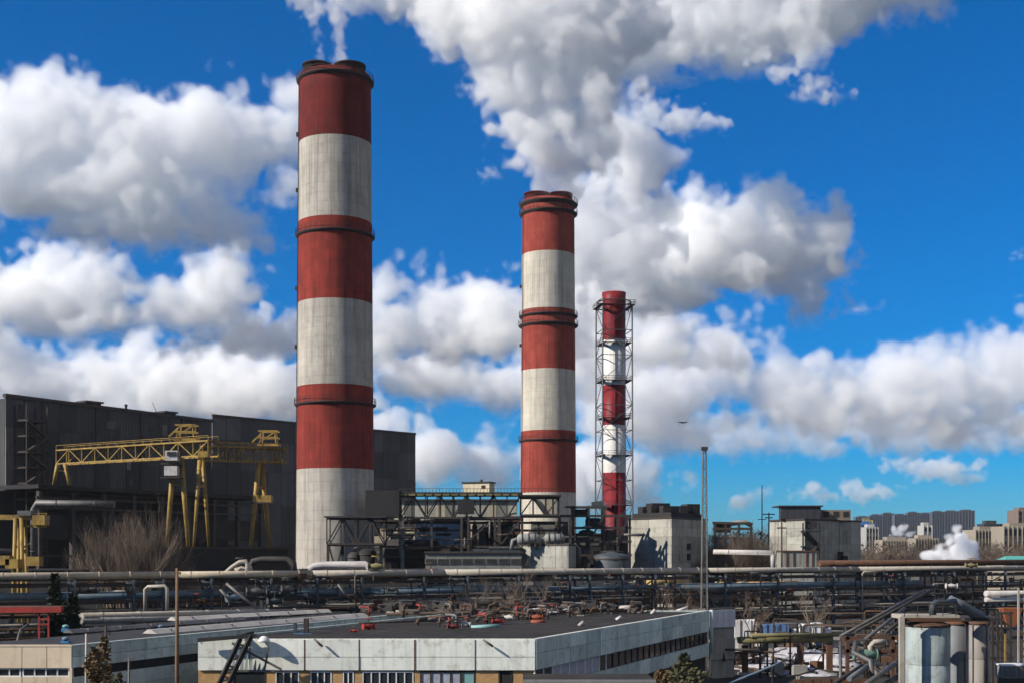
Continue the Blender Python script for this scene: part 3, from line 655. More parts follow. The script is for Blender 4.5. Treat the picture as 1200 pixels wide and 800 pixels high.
gpipe('white_pipe_bridge', 'white overhead pipe ending beside the pump house, over dark scrub', WHITEP, [P(836, 646, 292), P(904, 647, 292), P(906, 650, 292), P(906, 668, 292)], .55, collar=5)
v = thing('steel_platform', 'rusty brown open platform frame over dark scrub next to the lattice mast', 'platform', (X_at(858, 320), 320, 0))
for px in (838, 850, 866, 880): pbeam(v, 'column', STEEL, (X_at(px, 320), 320, 0), P(px, 612, 320), .5)
for y in (612, 619, 630): pbeam(v, 'girder', STEEL, P(835, y, 320), P(882, y + (y == 612), 320), .6)
pbox(v, 'cabin', STEEL, P(846, 618, 322), (4, 3, 2.4)); ptube(v, 'duct', SILVER, [P(856, 613, 321), P(872, 611, 321), P(881, 615, 321)], .6)
def pole(label, px, d, y_top, r, m, arms=(), name='lighting_mast', cat='mast'):
    v = thing(name, label, cat, (X_at(px, d), d, 0)); ptube(v, 'shaft', m, [(X_at(px, d), d, 0), (X_at(px, d), d, Z_at(y_top, d))], [r, r * .55], 8)
    for y, l in arms: pbeam(v, 'cross_arm', m, P(px, y, d) - Vector((l / 2, 0, 0)), P(px, y, d) + Vector((l / 2, 0, 0)), r * .9)
    return v
pole('thin lone mast rising behind the dark scrub, beside the boiler house', 893, 340, 568, .22, STEEL, ((608, 2.2),))
pole('short T-topped pole between the thin mast and the boiler house', 901, 340, 600, .3, STEEL, ((602, 3.2), (606, 2.0)))
pole('dark wooden pole with crosspiece in front of the boiler house corner', 916, 272, 611, .28, STEEL, ((618, 2.0),), 'utility_pole', 'pole')
# slim lattice mast in front
t = thing('lattice_mast', 'tall slim lattice mast standing beside the panel block, in front of it', 'mast', (X_at(825.5, 165), 165, 0))
x0 = X_at(825.5, 165); zt = Z_at(525, 165)
def mc(i, z): 
    h = .46 - .26 * z / zt; sx, sy = ((-1, -1), (1, -1), (1, 1), (-1, 1))[i % 4]; return Vector((x0 + sx * h, 165 + sy * h, z))
for i in range(4): pbeam(t, 'leg', GALV, mc(i, 0), mc(i, zt), .10)
n = 26
for j in range(n):
    z, z2 = zt * j / n, zt * (j + 1) / n
    for i in range(4): pbeam(t, 'diagonal', GALV, mc(i + j % 2, z), mc(i + 1 - j % 2, z2), .055); pbeam(t, 'rung', GALV, mc(i, z), mc(i + 1, z), .05)
pbox(t, 'head', STEEL, (x0, 165, zt), (.8, .8, .4))

# backdrop workshop behind the gallery
h = thing('long_workshop', 'long dull beige workshop wall showing through the gallery truss', 'building', (X_at(535, 352), 352, 0))
x0, x1 = X_at(462, 352), X_at(606, 352); zt = Z_at(586, 352)
MB().box(((x0 + x1) / 2, 358, zt / 2), (x1 - x0, 11, zt - .2)).build('wall', PANC, h)
for i in range(12):
    for z0, z1 in ((0, 8), (8.1, 14), (18, 22.5), (22.6, zt)): MB().slab((x0 + (x1 - x0) * i / 12, 352), (x0 + (x1 - x0) * (i + .97) / 12, 352), z0, min(z1, zt), .3, R.choice((0, .05))).build('wall_panel', R.choice((PALEC, PANC, PANC, GREENG)), h)
    pbox(h, 'window', SOOT, (x0 + (x1 - x0) * (i + .5) / 12, 351.9, 16), ((x1 - x0) / 12 * .8, .2, 3.4))
MB().box(((x0 + x1) / 2, 357.5, zt + .15), (x1 - x0 + 1, 12.5, .4)).build('roof', STEEL, h)
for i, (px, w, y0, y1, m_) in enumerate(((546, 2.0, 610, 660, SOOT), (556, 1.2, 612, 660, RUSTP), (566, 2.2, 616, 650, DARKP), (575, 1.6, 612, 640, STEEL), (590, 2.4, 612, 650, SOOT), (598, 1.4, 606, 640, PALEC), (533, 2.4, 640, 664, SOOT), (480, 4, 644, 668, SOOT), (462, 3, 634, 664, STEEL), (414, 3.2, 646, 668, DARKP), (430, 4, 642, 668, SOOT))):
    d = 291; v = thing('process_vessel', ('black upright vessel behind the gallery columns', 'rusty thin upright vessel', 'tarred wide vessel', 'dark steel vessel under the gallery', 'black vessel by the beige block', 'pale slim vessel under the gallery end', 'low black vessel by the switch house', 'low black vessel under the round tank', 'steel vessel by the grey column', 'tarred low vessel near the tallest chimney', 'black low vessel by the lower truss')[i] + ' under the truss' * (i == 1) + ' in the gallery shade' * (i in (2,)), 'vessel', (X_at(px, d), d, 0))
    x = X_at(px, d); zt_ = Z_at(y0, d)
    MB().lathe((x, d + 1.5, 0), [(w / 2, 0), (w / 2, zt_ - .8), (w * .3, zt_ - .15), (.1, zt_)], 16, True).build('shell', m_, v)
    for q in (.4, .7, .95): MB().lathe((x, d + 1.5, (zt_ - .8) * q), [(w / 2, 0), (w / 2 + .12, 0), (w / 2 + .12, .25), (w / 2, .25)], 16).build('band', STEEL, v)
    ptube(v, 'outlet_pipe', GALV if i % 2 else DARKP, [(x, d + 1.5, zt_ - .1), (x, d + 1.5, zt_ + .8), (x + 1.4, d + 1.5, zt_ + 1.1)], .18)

# denser plant at the chimney feet: girders, ducts and grey sheds
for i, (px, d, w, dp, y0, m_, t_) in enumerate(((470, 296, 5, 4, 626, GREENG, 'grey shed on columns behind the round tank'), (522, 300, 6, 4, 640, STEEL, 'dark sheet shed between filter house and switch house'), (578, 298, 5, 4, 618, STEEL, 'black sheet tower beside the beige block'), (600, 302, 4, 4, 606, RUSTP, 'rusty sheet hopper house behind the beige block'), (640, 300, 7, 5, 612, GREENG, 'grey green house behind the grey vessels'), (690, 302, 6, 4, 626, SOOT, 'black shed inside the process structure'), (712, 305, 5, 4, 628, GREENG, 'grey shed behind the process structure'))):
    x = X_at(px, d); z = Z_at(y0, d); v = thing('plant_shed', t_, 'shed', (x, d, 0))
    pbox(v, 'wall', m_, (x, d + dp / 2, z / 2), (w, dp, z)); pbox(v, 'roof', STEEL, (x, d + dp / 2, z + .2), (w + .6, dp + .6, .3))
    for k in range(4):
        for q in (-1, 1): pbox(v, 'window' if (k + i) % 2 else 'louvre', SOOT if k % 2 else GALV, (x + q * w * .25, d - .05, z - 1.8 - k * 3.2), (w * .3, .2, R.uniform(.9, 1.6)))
rr = random.Random(9)
for i in range(46):
    px = rr.uniform(450, 738); y = rr.uniform(606, 660); d = rr.uniform(278, 290); m_ = rr.choice((STEEL, RUSTP, DARKP, GALV, STEEL)); L_ = rr.uniform(8, 34)
    o_ = rr.random(); a_ = P(px, y, d); b_ = P(px + L_, y, d) if o_ < .5 else P(px, y + L_ * .8, d)
    g_ = thing('plant_pipe', 'dingy thin pipe in the steelwork at the chimney feet', 'pipe', a_, 'pipes at the chimney feet')
    r = rr.choice((.14, .2, .3)); MB().tube([a_, lerp(a_, b_, .97), b_ + Vector((0, .6, 0)), b_ + Vector((0, 2, 0))], r, 7).build('pipe', m_, g_)
    for q in (.25, .7): p = lerp(a_, b_, q); MB().tube([p - (b_ - a_).normalized() * .08, p + (b_ - a_).normalized() * .08], r * 1.5, 8).build('flange', m_, g_)
# ------------------------------------------------------------------ pipe bridge across the whole view
RA, RB = Vector((-58.0, 145.0, 0)), Vector((88.0, 221.0, 0)); RV = RB - RA; RD = RV.normalized(); RN = Vector((RD.y, -RD.x, 0))
def rp(s, off, z): return RA + RV * s + RN * (-off) + Vector((0, 0, z))     # off: metres behind the front row
def s_at(px, off=0.0):
    "fraction along the bridge seen at pixel column px"
    q = (px - 600.0) / FPX; a_ = RA - RN * off
    return (q * a_.y - a_.x) / (RV.x - q * RV.y)
def trestle(px, top=11.6, m=None, off=0.0, levels=(11.1, 9.2, 7.4, 5.6), width=4.2, label='blue grey steel trestle carrying the long pipe bridge'):
    m = m or BLUEST; s = s_at(px, off); o = thing('pipe_trestle', label, 'trestle', rp(s, off, 0), 'trestles of the pipe bridge')
    for q in (0, width): pbeam(o, 'post', m, rp(s, off + q, 0), rp(s, off + q, top), .36, .36)
    for z in levels: pbeam(o, 'cross_beam', m, rp(s, off - .5, z), rp(s, off + width + .5, z), .3, .36)
    pbeam(o, 'brace', m, rp(s, off, levels[-1]), rp(s, off + width, levels[-2]), .16)
    pbeam(o, 'brace', m, rp(s, off + width, levels[1]), rp(s, off, levels[0]), .16)
    pbox(o, 'footing', CONC, rp(s, off + width / 2, .25), (1.4, 5.5, .5), math.atan2(RD.y, RD.x))
    return o
ORD = 'first second third fourth fifth sixth seventh eighth ninth tenth eleventh twelfth thirteenth fourteenth fifteenth sixteenth seventeenth eighteenth nineteenth twentieth'.split() + ['twenty ' + w for w in 'first second third fourth fifth'.split()]
for ti, px in enumerate((-95, -8, 88, 157, 192, 248, 318, 372, 424, 497, 548, 608, 668, 691, 730, 768, 850, 912, 977, 1060, 1118, 1178, 1238)): trestle(px, label='%s blue grey trestle of the long pipe bridge, counted from the red canopy' % ORD[ti])
def run(label, px0, px1, off, z, r, m, name='pipe_run', ring=None, z1=None, n=10, cat='pipe', mat2=None):
    s0, s1 = s_at(px0, off), s_at(px1, off); z1 = z if z1 is None else z1
    o = thing(name, label, cat, rp((s0 + s1) / 2, off, (z + z1) / 2), 'pipes of the long pipe bridge')
    MB().tube([rp(s0, off, z), rp(s1, off, z1)], r, n).build('pipe', m, o)
    if ring:
        L_ = (rp(s1, off, 0) - rp(s0, off, 0)).length; k = max(1, int(L_ / ring))
        c = MB()
        for i in range(k):
            p = rp(s0 + (s1 - s0) * (i + .5) / k, off, z + (z1 - z) * (i + .5) / k); c.tube([p - RD * .07, p + RD * .07], r * 1.09, n)
        tag(c.build('joint_rib', mat2 or m, o), None, None, None, 'stuff')
    return o
# the pale top pipe in its long segments
segs = [(-140, 205, 'weathered beige top pipe over the red canopy, the stretch before the wooden pole'), (206, 365, 'beige top pipe stretch between the wooden pole and the white bent pipe'), (366, 520, 'beige grey top pipe stretch under the white bent pipe'),
        (521, 828, 'long pale grey top pipe stretch up to the lattice mast'), (829, 1005, 'pale top pipe stretch past the lattice mast in front of the boiler house'), (1006, 1290, 'thin pale top pipe stretch running out of the frame below the far flats')]
PALEP = mat('pale_grey_pipe_cladding', (0.44, 0.39, 0.32), (0.33, 0.295, 0.24), 0.6, scale=0.8, streak=0.3, dirt=(0.20, 0.15, 0.11), dirt_amt=0.6)
for i, (a_, b_, lab) in enumerate(segs): run(lab, a_, b_, 0.5, 12.1, .44 if i < 4 else .38, BEIGEP if i < 2 else PALEP, ring=3.2)
run('dark brown pipe hidden just behind the pale top pipe', -140, 1290, 2.0, 12.0, .42, DARKP)
run('rusty brown upper pipe near the frame edge, above the pale one', 960, 1290, 3.4, 13.0, .5, RUSTP, ring=5)
# blue grey pipe line, level below
BL = [(-140, 62, 'pale blue grey pipe stretch behind the red canopy'), (63, 270, 'blue grey pipe stretch past the wooden pole, one level under the beige pipe'), (300, 415, 'broken grey blue pipe stretch among the dark valves'), (424, 641, 'bright blue jointed pipe stretch behind the flat roof with the red valves'),
      (642, 770, 'teal grey pipe stretch behind the far end of the flat roof'), (780, 1080, 'grey blue pipe stretch beyond the lattice mast')]
for i, (a_, b_, lab) in enumerate(BL): run(lab, a_, b_, 0.8, 9.75, .46 if i != 4 else .34, BLUEP, ring=1.9 if i == 3 else 4.5, mat2=STEEL if i == 3 else None)
# thinner pipes on the cross beams
spec = []
cols = [('rusty', RUSTP), ('black tarred', DARKP), ('grey', GALV), ('dark', STEEL), ('pale', PALEP), ('mossy', OLIVEP), ('dull silver', SILVER)]
nm = 0
for lev, z in ((0, 11.45), (1, 9.55), (2, 7.75), (3, 5.95), (4, 4.6)):
    for off in (1.6, 2.6, 3.4, 4.2):
        for part, (a_, b_) in enumerate(((-140, 300), (300, 640), (640, 960), (960, 1290))):
            if R.random() < .82:
                cn, m_ = R.choice(cols[:5] if lev else cols[:4])
                spec.append((cn, m_, a_ + R.uniform(-20, 60), b_ + R.uniform(-60, 20), off, z + .1 + R.uniform(-.25, .25), R.choice((.07, .09, .12, .16, .22)), lev, part))
lv = ('topmost', 'second', 'third', 'fourth', 'lowest'); wh = ('beside the red canopy', 'behind the leaning ladder', 'behind the roof valves', 'near the pale green tanks'); of = ('front', 'inner', 'rear', 'hindmost')
for cn, m_, a_, b_, off, z, r, lev, part in spec:
    run('thin %s pipe, %s level, %s row, %s' % (cn, lv[lev], of[(1.6, 2.6, 3.4, 4.2).index(off)], wh[part]), a_, b_, off, z + r, r, m_, n=7, ring=6 if r > .2 else None, name='thin_pipe')
# long girders under the pipes
for z, off, gl in ((10.95, .0, 'topmost front'), (9.05, .0, 'second level front'), (11.0, 4.2, 'topmost rear'), (7.25, 4.2, 'third level rear'), (5.45, 0, 'lowest front')):
    o = thing('bridge_girder', '%s girder of dark steel running along the pipe bridge' % gl, 'girder', rp(.5, off, z), 'girders of the pipe bridge')
    for k in range(7): pbeam(o, 'beam_length', STEEL, rp(s_at(-140 + 204 * k, off), off, z), rp(s_at(-140 + 204 * (k + 1) - 1, off), off, z), .2, .34)
# second, lower bridge in the yard behind
for ti, px in enumerate(range(-60, 1260, 74)): trestle(px, 8.6, STEEL, 18.0, (8.1, 6.4, 4.7, 3.0), 5, '%s dark trestle of the lower pipe bridge behind, counted from the red canopy' % ORD[ti])
for i, (z, off, a_, b_, r, m_) in enumerate(((8.7, 18.4, -120, 430, .5, DARKP), (8.6, 18.4, 440, 1300, .4, GALV), (8.5, 20.5, -120, 1300, .55, DARKP), (6.9, 18.6, -120, 1300, .34, RUSTP), (6.9, 20, -120, 560, .4, SILVER), (6.8, 21.5, 300, 1300, .4, DARKP), (5.2, 18.6, -120, 700, .45, DARKP), (5.2, 19.6, 640, 1300, .35, PALEP), (5.1, 21, -120, 1300, .5, STEEL), (3.4, 18.5, -120, 1300, .4, RUSTP), (3.4, 20, -120, 1300, .5, DARKP), (1.6, 17, -120, 1300, .5, GALV))):
    run('%s pipe of the lower bridge behind, %s' % (['black thick', 'grey upper', 'tarred rear', 'rusty middle', 'dull silver short', 'dark half length', 'tarred low', 'pale low', 'steel grey rear', 'rusty bottom', 'black bottom', 'grey ground level'][i], 'on its %s row' % ('front' if off < 19 else 'rear')), a_, b_, off, z, r, m_, n=8, ring=7)
# pieces on top of the bridge
gpipe('white_bent_pipe', 'bright white insulated pipe with downturned end lying on the pipe bridge by the tallest chimney', WHITEP, [P(362, 667, 168), P(368, 663, 168), P(380, 661.5, 168), P(428, 661, 168), P(433, 664, 168), P(434, 670, 168)], .47)
gpipe('expansion_loop', 'pale curved expansion bend standing on the beige top pipe near the white bent pipe', PALEP, [P(264, 671, 160), P(272, 664, 160), P(281, 658, 160), P(288, 657, 160), P(290, 662, 160), P(290, 674, 160)], .28)
gpipe('dark_arch_pipe', 'dark grey arched pipe behind the pale expansion bend', DARKP, [P(292, 668, 168), P(297, 657, 168), P(306, 655, 168), P(336, 655, 168), P(344, 660, 168), P(345, 670, 168)], .42)
def valve(label, px, py, d, s, mb, mw, group=None, rz=0.0, name='pipe_valve'):
    c = P(px, py, d); v = thing(name, label, 'valve', c, group); ux = Vector((math.cos(rz), math.sin(rz), 0))
    MB().tube([c - ux * s, c - ux * s * .5, c, c + ux * s * .5, c + ux * s], [s * .3, s * .32, s * .5, s * .32, s * .3], 10).build('body', mb, v)
    for q in (-1, 1): MB().tube([c + ux * s * q * .98, c + ux * s * q * 1.08], s * .52, 12).build('flange', mb, v)
    ptube(v, 'stem', STEEL, [c, c + Vector((0, 0, s * 1.3))], s * .09, 6)
    w = MB(); n = 14; zc = c + Vector((0, 0, s * 1.3))
    ring = [zc + Vector((math.cos(2 * math.pi * i / n) * s * .6, math.sin(2 * math.pi * i / n) * s * .6, 0)) for i in range(n + 1)]
    w.tube(ring, s * .08, 5, False)
    for i in (0, 3, 7, 10): w.beam(zc, ring[i], s * .08)
    w.build('hand_wheel', mw, v)
    return v
valve('yellow capped valve on the pipe bridge at the end of the white bent pipe', 441, 663, 166, 1.0, OLIVEP, YELLOW)
valve('brown valve on the pipe bridge beside the pale expansion bend', 283, 668, 161, 1.2, PALEP, STEEL)
valve('rusty valve on the pale top pipe under the low switch house', 505, 668, 172, .8, RUSTP, RUSTP)
valve('yellow valve on the pale top pipe below the ground steam', 1138, 662, 212, .9, OLIVEP, YELLOW)
for i, (px, py, d, s) in enumerate(((275, 700, 158, 1.0), (300, 693, 160, 1.2), (337, 690, 162, 1.1), (352, 697, 163, 1.0), (385, 693, 166, 1.3), (400, 700, 166, 1.0), (322, 704, 160, .9), (372, 704, 165, .9))):
    valve('dark blue grey valve in the tangle behind the leaning ladder', px, py, d - 1.5, s, R.choice((BLUEST, BLUEP, GALV)), R.choice((STEEL, BLUEST)), 'dark valves in the pipe tangle', R.uniform(-.5, .8))
for i, (p0, p1, d) in enumerate(((((265, 683)), ((305, 716)), 152), ((396, 684), (408, 700), 160), ((258, 690), (272, 706), 152))):
    gpipe('sloping_pipe', 'thin pale sloping pipe in the dark tangle, ' + ('the long one' if i == 0 else 'short, by the blue pipe' if i == 1 else 'short, by the wooden pole'), GALV, [P(*p0, d), P(*p1, d)], .17)
gpipe('square_pipe_loop', 'pale square pipe loop standing under the beige pipe beside the wooden pole', PALEP, [P(170, 715, 147), P(170, 690, 147), P(173, 687, 147), P(193, 686, 147), P(196, 689, 147), P(196, 714, 147)], .2)
# pipes lying low in the yard between the flat roof and the bridge
for i, (p0, p1, d0, d1, r, m_, lab) in enumerate((((95, 722), (360, 716), 128, 160, .4, PALEP, 'pale long pipe low behind the side wing roof'), ((95, 727), (300, 723), 122, 146, .3, SILVER, 'silver thin pipe low behind the side wing roof'),
    ((455, 718), (560, 716), 158, 168, .38, PALEP, 'pale grey pipe lying behind the flat roof edge'), ((480, 708), (640, 706), 170, 180, .3, GALV, 'grey thin pipe above the pale one behind the flat roof'), ((640, 712), (700, 711), 178, 182, .35, WHITEP, 'whitish pipe behind the far roof edge'), ((728, 713), (752, 712), 180, 183, .5, WHITEP, 'short whitish drum like pipe behind the far roof edge'),
    ((760, 681), (800, 680), 196, 200, .6, mat('ochre_cladding', (.55, .36, .12), (.45, .3, .12), .7, dirt=(.2, .13, .07)), 'ochre clad pipe box under the top pipe near the lattice mast'), ((838, 683), (852, 683), 200, 200, .3, YELLOW, 'short bright yellow pipe beside the lattice mast'), ((864, 683.5), (935, 682), 205, 208, .3, mat('orange_ochre', (.5, .26, .06), (.4, .2, .06), .8, dirt=(.15, .09, .05)), 'orange yellow thin pipe under the top pipe past the lattice mast'))):
    gpipe('yard_pipe', lab, m_, [P(*p0, d0), P(*p1, d1)], r, collar=5)
# olive pipe across the snowy yard
gpipe('mossy_pipe', 'mossy yellow green pipe crossing above the snowy yard', OLIVEP, [P(866, 749.5, 152), P(974, 748, 158)], .42, collar=5)
gpipe('mossy_pipe', 'thinner mossy pipe riding on the thick yellow green pipe', OLIVEP, [P(880, 744, 152), P(985, 743, 158)], .24)
for px in (873, 938, 972): o = thing('pipe_stand', 'rusty stand under the mossy pipe in the snowy yard', 'stand', (X_at(px, 155), 155, 0), 'stands of the mossy pipe'); pbox(o, 'post', RUSTP, (X_at(px, 155), 155, 1.8), (.7, .5, 3.6)); pbox(o, 'foot', CONC, (X_at(px, 155), 155, .15), (1.5, 1.5, .3))
BALE = [mat('blue_wrap', (.10, .20, .38), (.07, .14, .28), .6), mat('white_wrap', (.7, .68, .66), (.5, .48, .46), .7, dirt=(.3, .25, .2)), mat('rust_drum', (.22, .08, .04), (.15, .06, .04), .8)]
for i, (px, py, w, h, mi, lab) in enumerate(((873, 734, 3, 2.4, 1, 'dirty white sack heap beyond the mossy pipe, next to the roof end'), (902, 733, 2.0, 1.8, 0, 'blue wrapped crate beyond the mossy pipe'), (916, 733, 1.8, 1.8, 0, 'dark blue wrapped crate beside the other blue one'), (931, 735, .8, 1.1, 1, 'small white drum beyond the mossy pipe'), (942, 734, 1.4, 1.8, 1, 'white wrapped bundle between two drums'), (957, 735, 1.6, 2.0, 1, 'tilted white bundle past the pole'), (970, 736, 1.0, 1.4, 1, 'last small white drum in the row'), (880, 741, 2.6, 1.0, 2, 'rust red bin in front of the white sack heap'))):
    d = 176; c = P(px, py, d); c.z = h / 2 + 3.2; o = thing('yard_bundle', lab, 'bundle', (c.x, c.y, 3.2))
    if mi == 1 and w < 1.5: MB().lathe(c - Vector((0, 0, h / 2)), [(w / 2, 0), (w / 2 * 1.06, h * .3), (w / 2, h * .6), (w / 2, h), (w / 2 - .1, h - .06)], 16, True).build('drum', BALE[mi], o); MB().lathe(c - Vector((0, 0, h * .2)), [(w / 2 * 1.05, 0), (w / 2 * 1.12, .08), (w / 2 * 1.05, .16)], 16).build('hoop', GALV, o)
    else:
        MB().prism([(c.x - w / 2, c.y - .8), (c.x + w / 2 - .1, c.y - .9), (c.x + w / 2, c.y + .8), (c.x - w / 2 + .1, c.y + .9)], c.z - h / 2, [c.z + h / 2, c.z + h / 2 - .25, c.z + h / 2, c.z + h / 2 - .15]).build('body', BALE[mi], o)
        for q in (-.25, .25): pbox(o, 'strap', STEEL, (c.x + q * w, c.y - .88, c.z), (.1, .1, h * .98))
o = thing('loading_deck', 'low dark concrete deck carrying the wrapped bundles', 'deck', (X_at(920, 178), 178, 0)); pbox(o, 'slab', CONC, (X_at(920, 178), 178, 3.0), (14, 5, .4)); 
for px in (865, 900, 940, 975): pbox(o, 'pier', CONC, (X_at(px, 178), 178, 1.4), (.6, 4, 2.8))

# risers, hangers and small boxes that thicken the tangle of the bridge
BROWNP = mat('brown_lagged_pipe', (.105, .073, .05), (.065, .048, .036), .9, scale=2, dirt=(.05, .04, .03))
def clutter():
    kinds = [('rusty', RUSTP), ('brown lagged', BROWNP), ('black', DARKP), ('grey', GALV), ('pale', PALEP)]
    lv2 = [4.5, 5.95, 7.75, 9.55, 11.4]
    zones = ((-30, 205, 'beside the red canopy'), (215, 420, 'behind the leaning ladder'), (425, 690, 'behind the roof valves'), (695, 830, 'near the lattice mast'), (850, 1020, 'past the mossy pipe'), (1025, 1210, 'over the pale green tank'))
    for zi, (p0, p1, where) in enumerate(zones):
        for kn, m_ in kinds:
            for i in range(5):
                px = R.uniform(p0, p1); off = R.uniform(-.4, 5.5); s = s_at(px, off); a_, b_ = sorted(R.sample(range(5), 2))
                o = thing('riser_pipe', 'thin %s riser pipe of the pipe bridge, %s' % (kn, where), 'pipe', rp(s, off, lv2[a_] - .6), 'risers of the pipe bridge')
                zt_ = lv2[b_] + R.uniform(-.3, .8); r = R.choice((.05, .07, .1, .14)); pts = [rp(s, off, lv2[a_] - .6), rp(s, off, zt_ - .3)]
                ds = R.uniform(.004, .02) * R.choice((-1, 1)); pts += [rp(s + ds * .1, off, zt_), rp(s + ds, off, zt_)]
                if R.random() < .4: pts += [rp(s + ds * 1.1, off, zt_ - .3), rp(s + ds * 1.1, off, zt_ - R.uniform(.8, 2))]
                MB().tube(pts, r, 6).build('pipe', m_, o)
        for i in range(9):
            px = R.uniform(p0, p1); off = R.uniform(0, 4); s = s_at(px, off); z = R.choice(lv2) + .45; w = R.uniform(.4, 1.1)
            o = thing('junction_box', 'small dingy junction box on the pipe bridge, %s' % where, 'box', rp(s, off, z), 'junction boxes on the pipe bridge'); c = rp(s, off, z)
            bx = pbox(o, 'box', R.choice((STEEL, GALV, BLUEST, RUSTP, BROWNP)), c, (w, w * .6, w * R.uniform(.6, 1.3)), .48); pbeam(o, 'cable', STEEL, c, c + Vector((0, 0, 1.1)), .06)
clutter()
for zi, (px, py, rz_) in enumerate(((108, 690, .3), (232, 704, .5), (460, 690, .4), (530, 704, .5), (660, 688, .3), (700, 699, .6), (748, 690, .4), (868, 702, .5), (925, 696, .3), (1000, 700, .5), (1045, 680, .4))):
    s_ = s_at(px, -.3); d_ = rp(s_, -.3, 0).y
    valve('dull small valve on the front edge of the pipe bridge', px, py, d_, R.uniform(.45, .7), R.choice((GALV, RUSTP, BROWNP, BLUEST)), R.choice((STEEL, RUSTP, REDP)), 'small valves along the pipe bridge', rz_)
# ------------------------------------------------------------------ flat roofed white panel building in front
WPAN = mat('white_concrete_panel', (0.80, 0.80, 0.71), (0.71, 0.72, 0.64), 0.85, scale=1.2, streak=0.45, dirt=(0.34, 0.31, 0.24), dirt_amt=.75, obj_var=.12, bump=.12)
SPAN = mat('shade_tinted_green_grey_panel', (0.58, 0.66, 0.61), (0.46, 0.53, 0.49), 0.85, scale=1.2, streak=0.5, dirt=(0.22, 0.20, 0.16), dirt_amt=.7, obj_var=.18, bump=.12)  # white panels again, with the side walls' bluish green shade put into the colour
BRICK = mat('ochre_brick', (0.52, 0.31, 0.13), (0.42, 0.25, 0.11), 0.9, scale=6, dirt=(0.16, 0.10, 0.06), dirt_amt=.6, bump=.3, bump_scale=14)
BITUM = mat('roof_bitumen', (0.030, 0.024, 0.018), (0.016, 0.014, 0.012), 0.95, scale=.45, dirt=(0.075, 0.062, 0.048), dirt_amt=.75, bump=.2)
GLASS = mat('dark_window_glass', (0.02, 0.024, 0.028), (0.03, 0.035, 0.04), 0.12, spec=.6)
TEALG = mat('teal_panel', (0.22, 0.40, 0.38), (0.18, 0.32, 0.31), .6)
WFRM = mat('white_window_frame', (0.75, 0.75, 0.73), (0.65, 0.65, 0.63), .5, dirt=(.4, .38, .35))
BEIGEW = mat('beige_wall_panel', (0.74, 0.60, 0.43), (0.66, 0.53, 0.37), .85, scale=1.2, streak=.4, dirt=(.35, .26, .18), dirt_amt=.4, obj_var=.05)
fd = Vector((.436, 1.0))
FA, FB = Vector((X_at(232, 100), 100.0)), Vector((X_at(627.5, 100), 100.0)); FL = 48.0
FA2, FB2 = FA + fd * FL, FB + fd * FL; FZ = 8.09
o = thing('panel_office', 'flat roofed office with white parapet panels, ochre pillars and a dark roof full of valves', 'building', (FB.x, FB.y, 0))
cen = (FA + FB2) / 2
MB().prism([inset(p, cen, .02) for p in (FA, FB, FB2, FA2)], 0, FZ - .25).build('wall', SOOT, o)
MB().prism([inset(p, cen, .012) for p in (FA, FB, FB2, FA2)], FZ - .22, FZ - .12).build('roof', BITUM, o)
for p, q in ((FA, FB), (FB, FB2), (FB2, FA2), (FA2, FA)): MB().slab(p, q, FZ - .3, FZ + .05, .3, .02).build('parapet_cap', WPAN if p is FA or p is FB else SPAN, o)
jx = [232, 293, 357, 421, 486, 557, 627.5]
for i in range(6):
    u, v = Vector((X_at(jx[i], 100) + .02, 100)), Vector((X_at(jx[i + 1], 100) - .05, 100))
    for z0, z1 in ((Z_at(769, 100), FZ - .02), (Z_at(784.6, 100), Z_at(769.6, 100))): MB().slab(u, v, z0, z1, .3, .05 + R.choice((0, .02))).build('parapet_panel', WPAN, o)
    if 0 < i: pbox(o, 'joint_strip', RUSTP if i in (2, 3, 4) else GALV, (X_at(jx[i], 100), 99.98, (FZ + Z_at(784.6, 100)) / 2), (.09, .14, 2.35))
zb = Z_at(785.4, 100)
def win(par, x0, x1, z0, z1, y, m=GLASS, n=1, fr=WFRM):
    w = MB(); t_ = .09
    w.box(((x0 + x1) / 2, y, z1 - t_ / 2), (x1 - x0, .12, t_)); w.box(((x0 + x1) / 2, y, z0 + t_ / 2), (x1 - x0, .12, t_))
    for i in range(n + 1): w.box((x0 + t_ / 2 + (x1 - x0 - t_) * i / n, y, (z0 + z1) / 2), (t_, .11, z1 - z0 - 2 * t_))
    f = w.build('window', fr, par)
    for i in range(n): pbox(f, 'pane', m, ((x0 + (x1 - x0) * (i + .5) / n), y + .03, (z0 + z1) / 2), ((x1 - x0) / n - t_, .03, z1 - z0 - 2 * t_))
    return f
def fx(px): return X_at(px, 100)
for a_, b_ in ((232, 272), (311, 322), (351, 363), (389, 401), (415, 424), (485, 492), (557, 584), (601, 627)):
    MB().slab((fx(a_), 100), (fx(b_), 100), 0, zb - .02, .4, -.1).build('brick_pillar', BRICK, o)
CURT = mat('pale_curtain', (.42, .42, .46), (.3, .3, .34), .9, scale=8)
for a_, b_, n, m_ in ((272, 311, 1, GLASS), (322.5, 350.5, 3, GLASS), (363.5, 388.5, 3, GLASS), (401.5, 414.5, 2, GLASS), (424.5, 484.5, 6, GLASS), (492.5, 540, 4, CURT), (540.5, 556.5, 1, TEALG), (584.5, 600.5, 1, SOOT)):
    win(o, fx(a_), fx(b_), 3.4, zb - .06, 100.12, m_, n, WFRM if n not in (1, 4) else STEEL)
for px in (340, 380, 437, 470, 452): pbox(o, 'curtain', CURT, (fx(px), 100.3, 4.6), (.55, .05, 1.9))
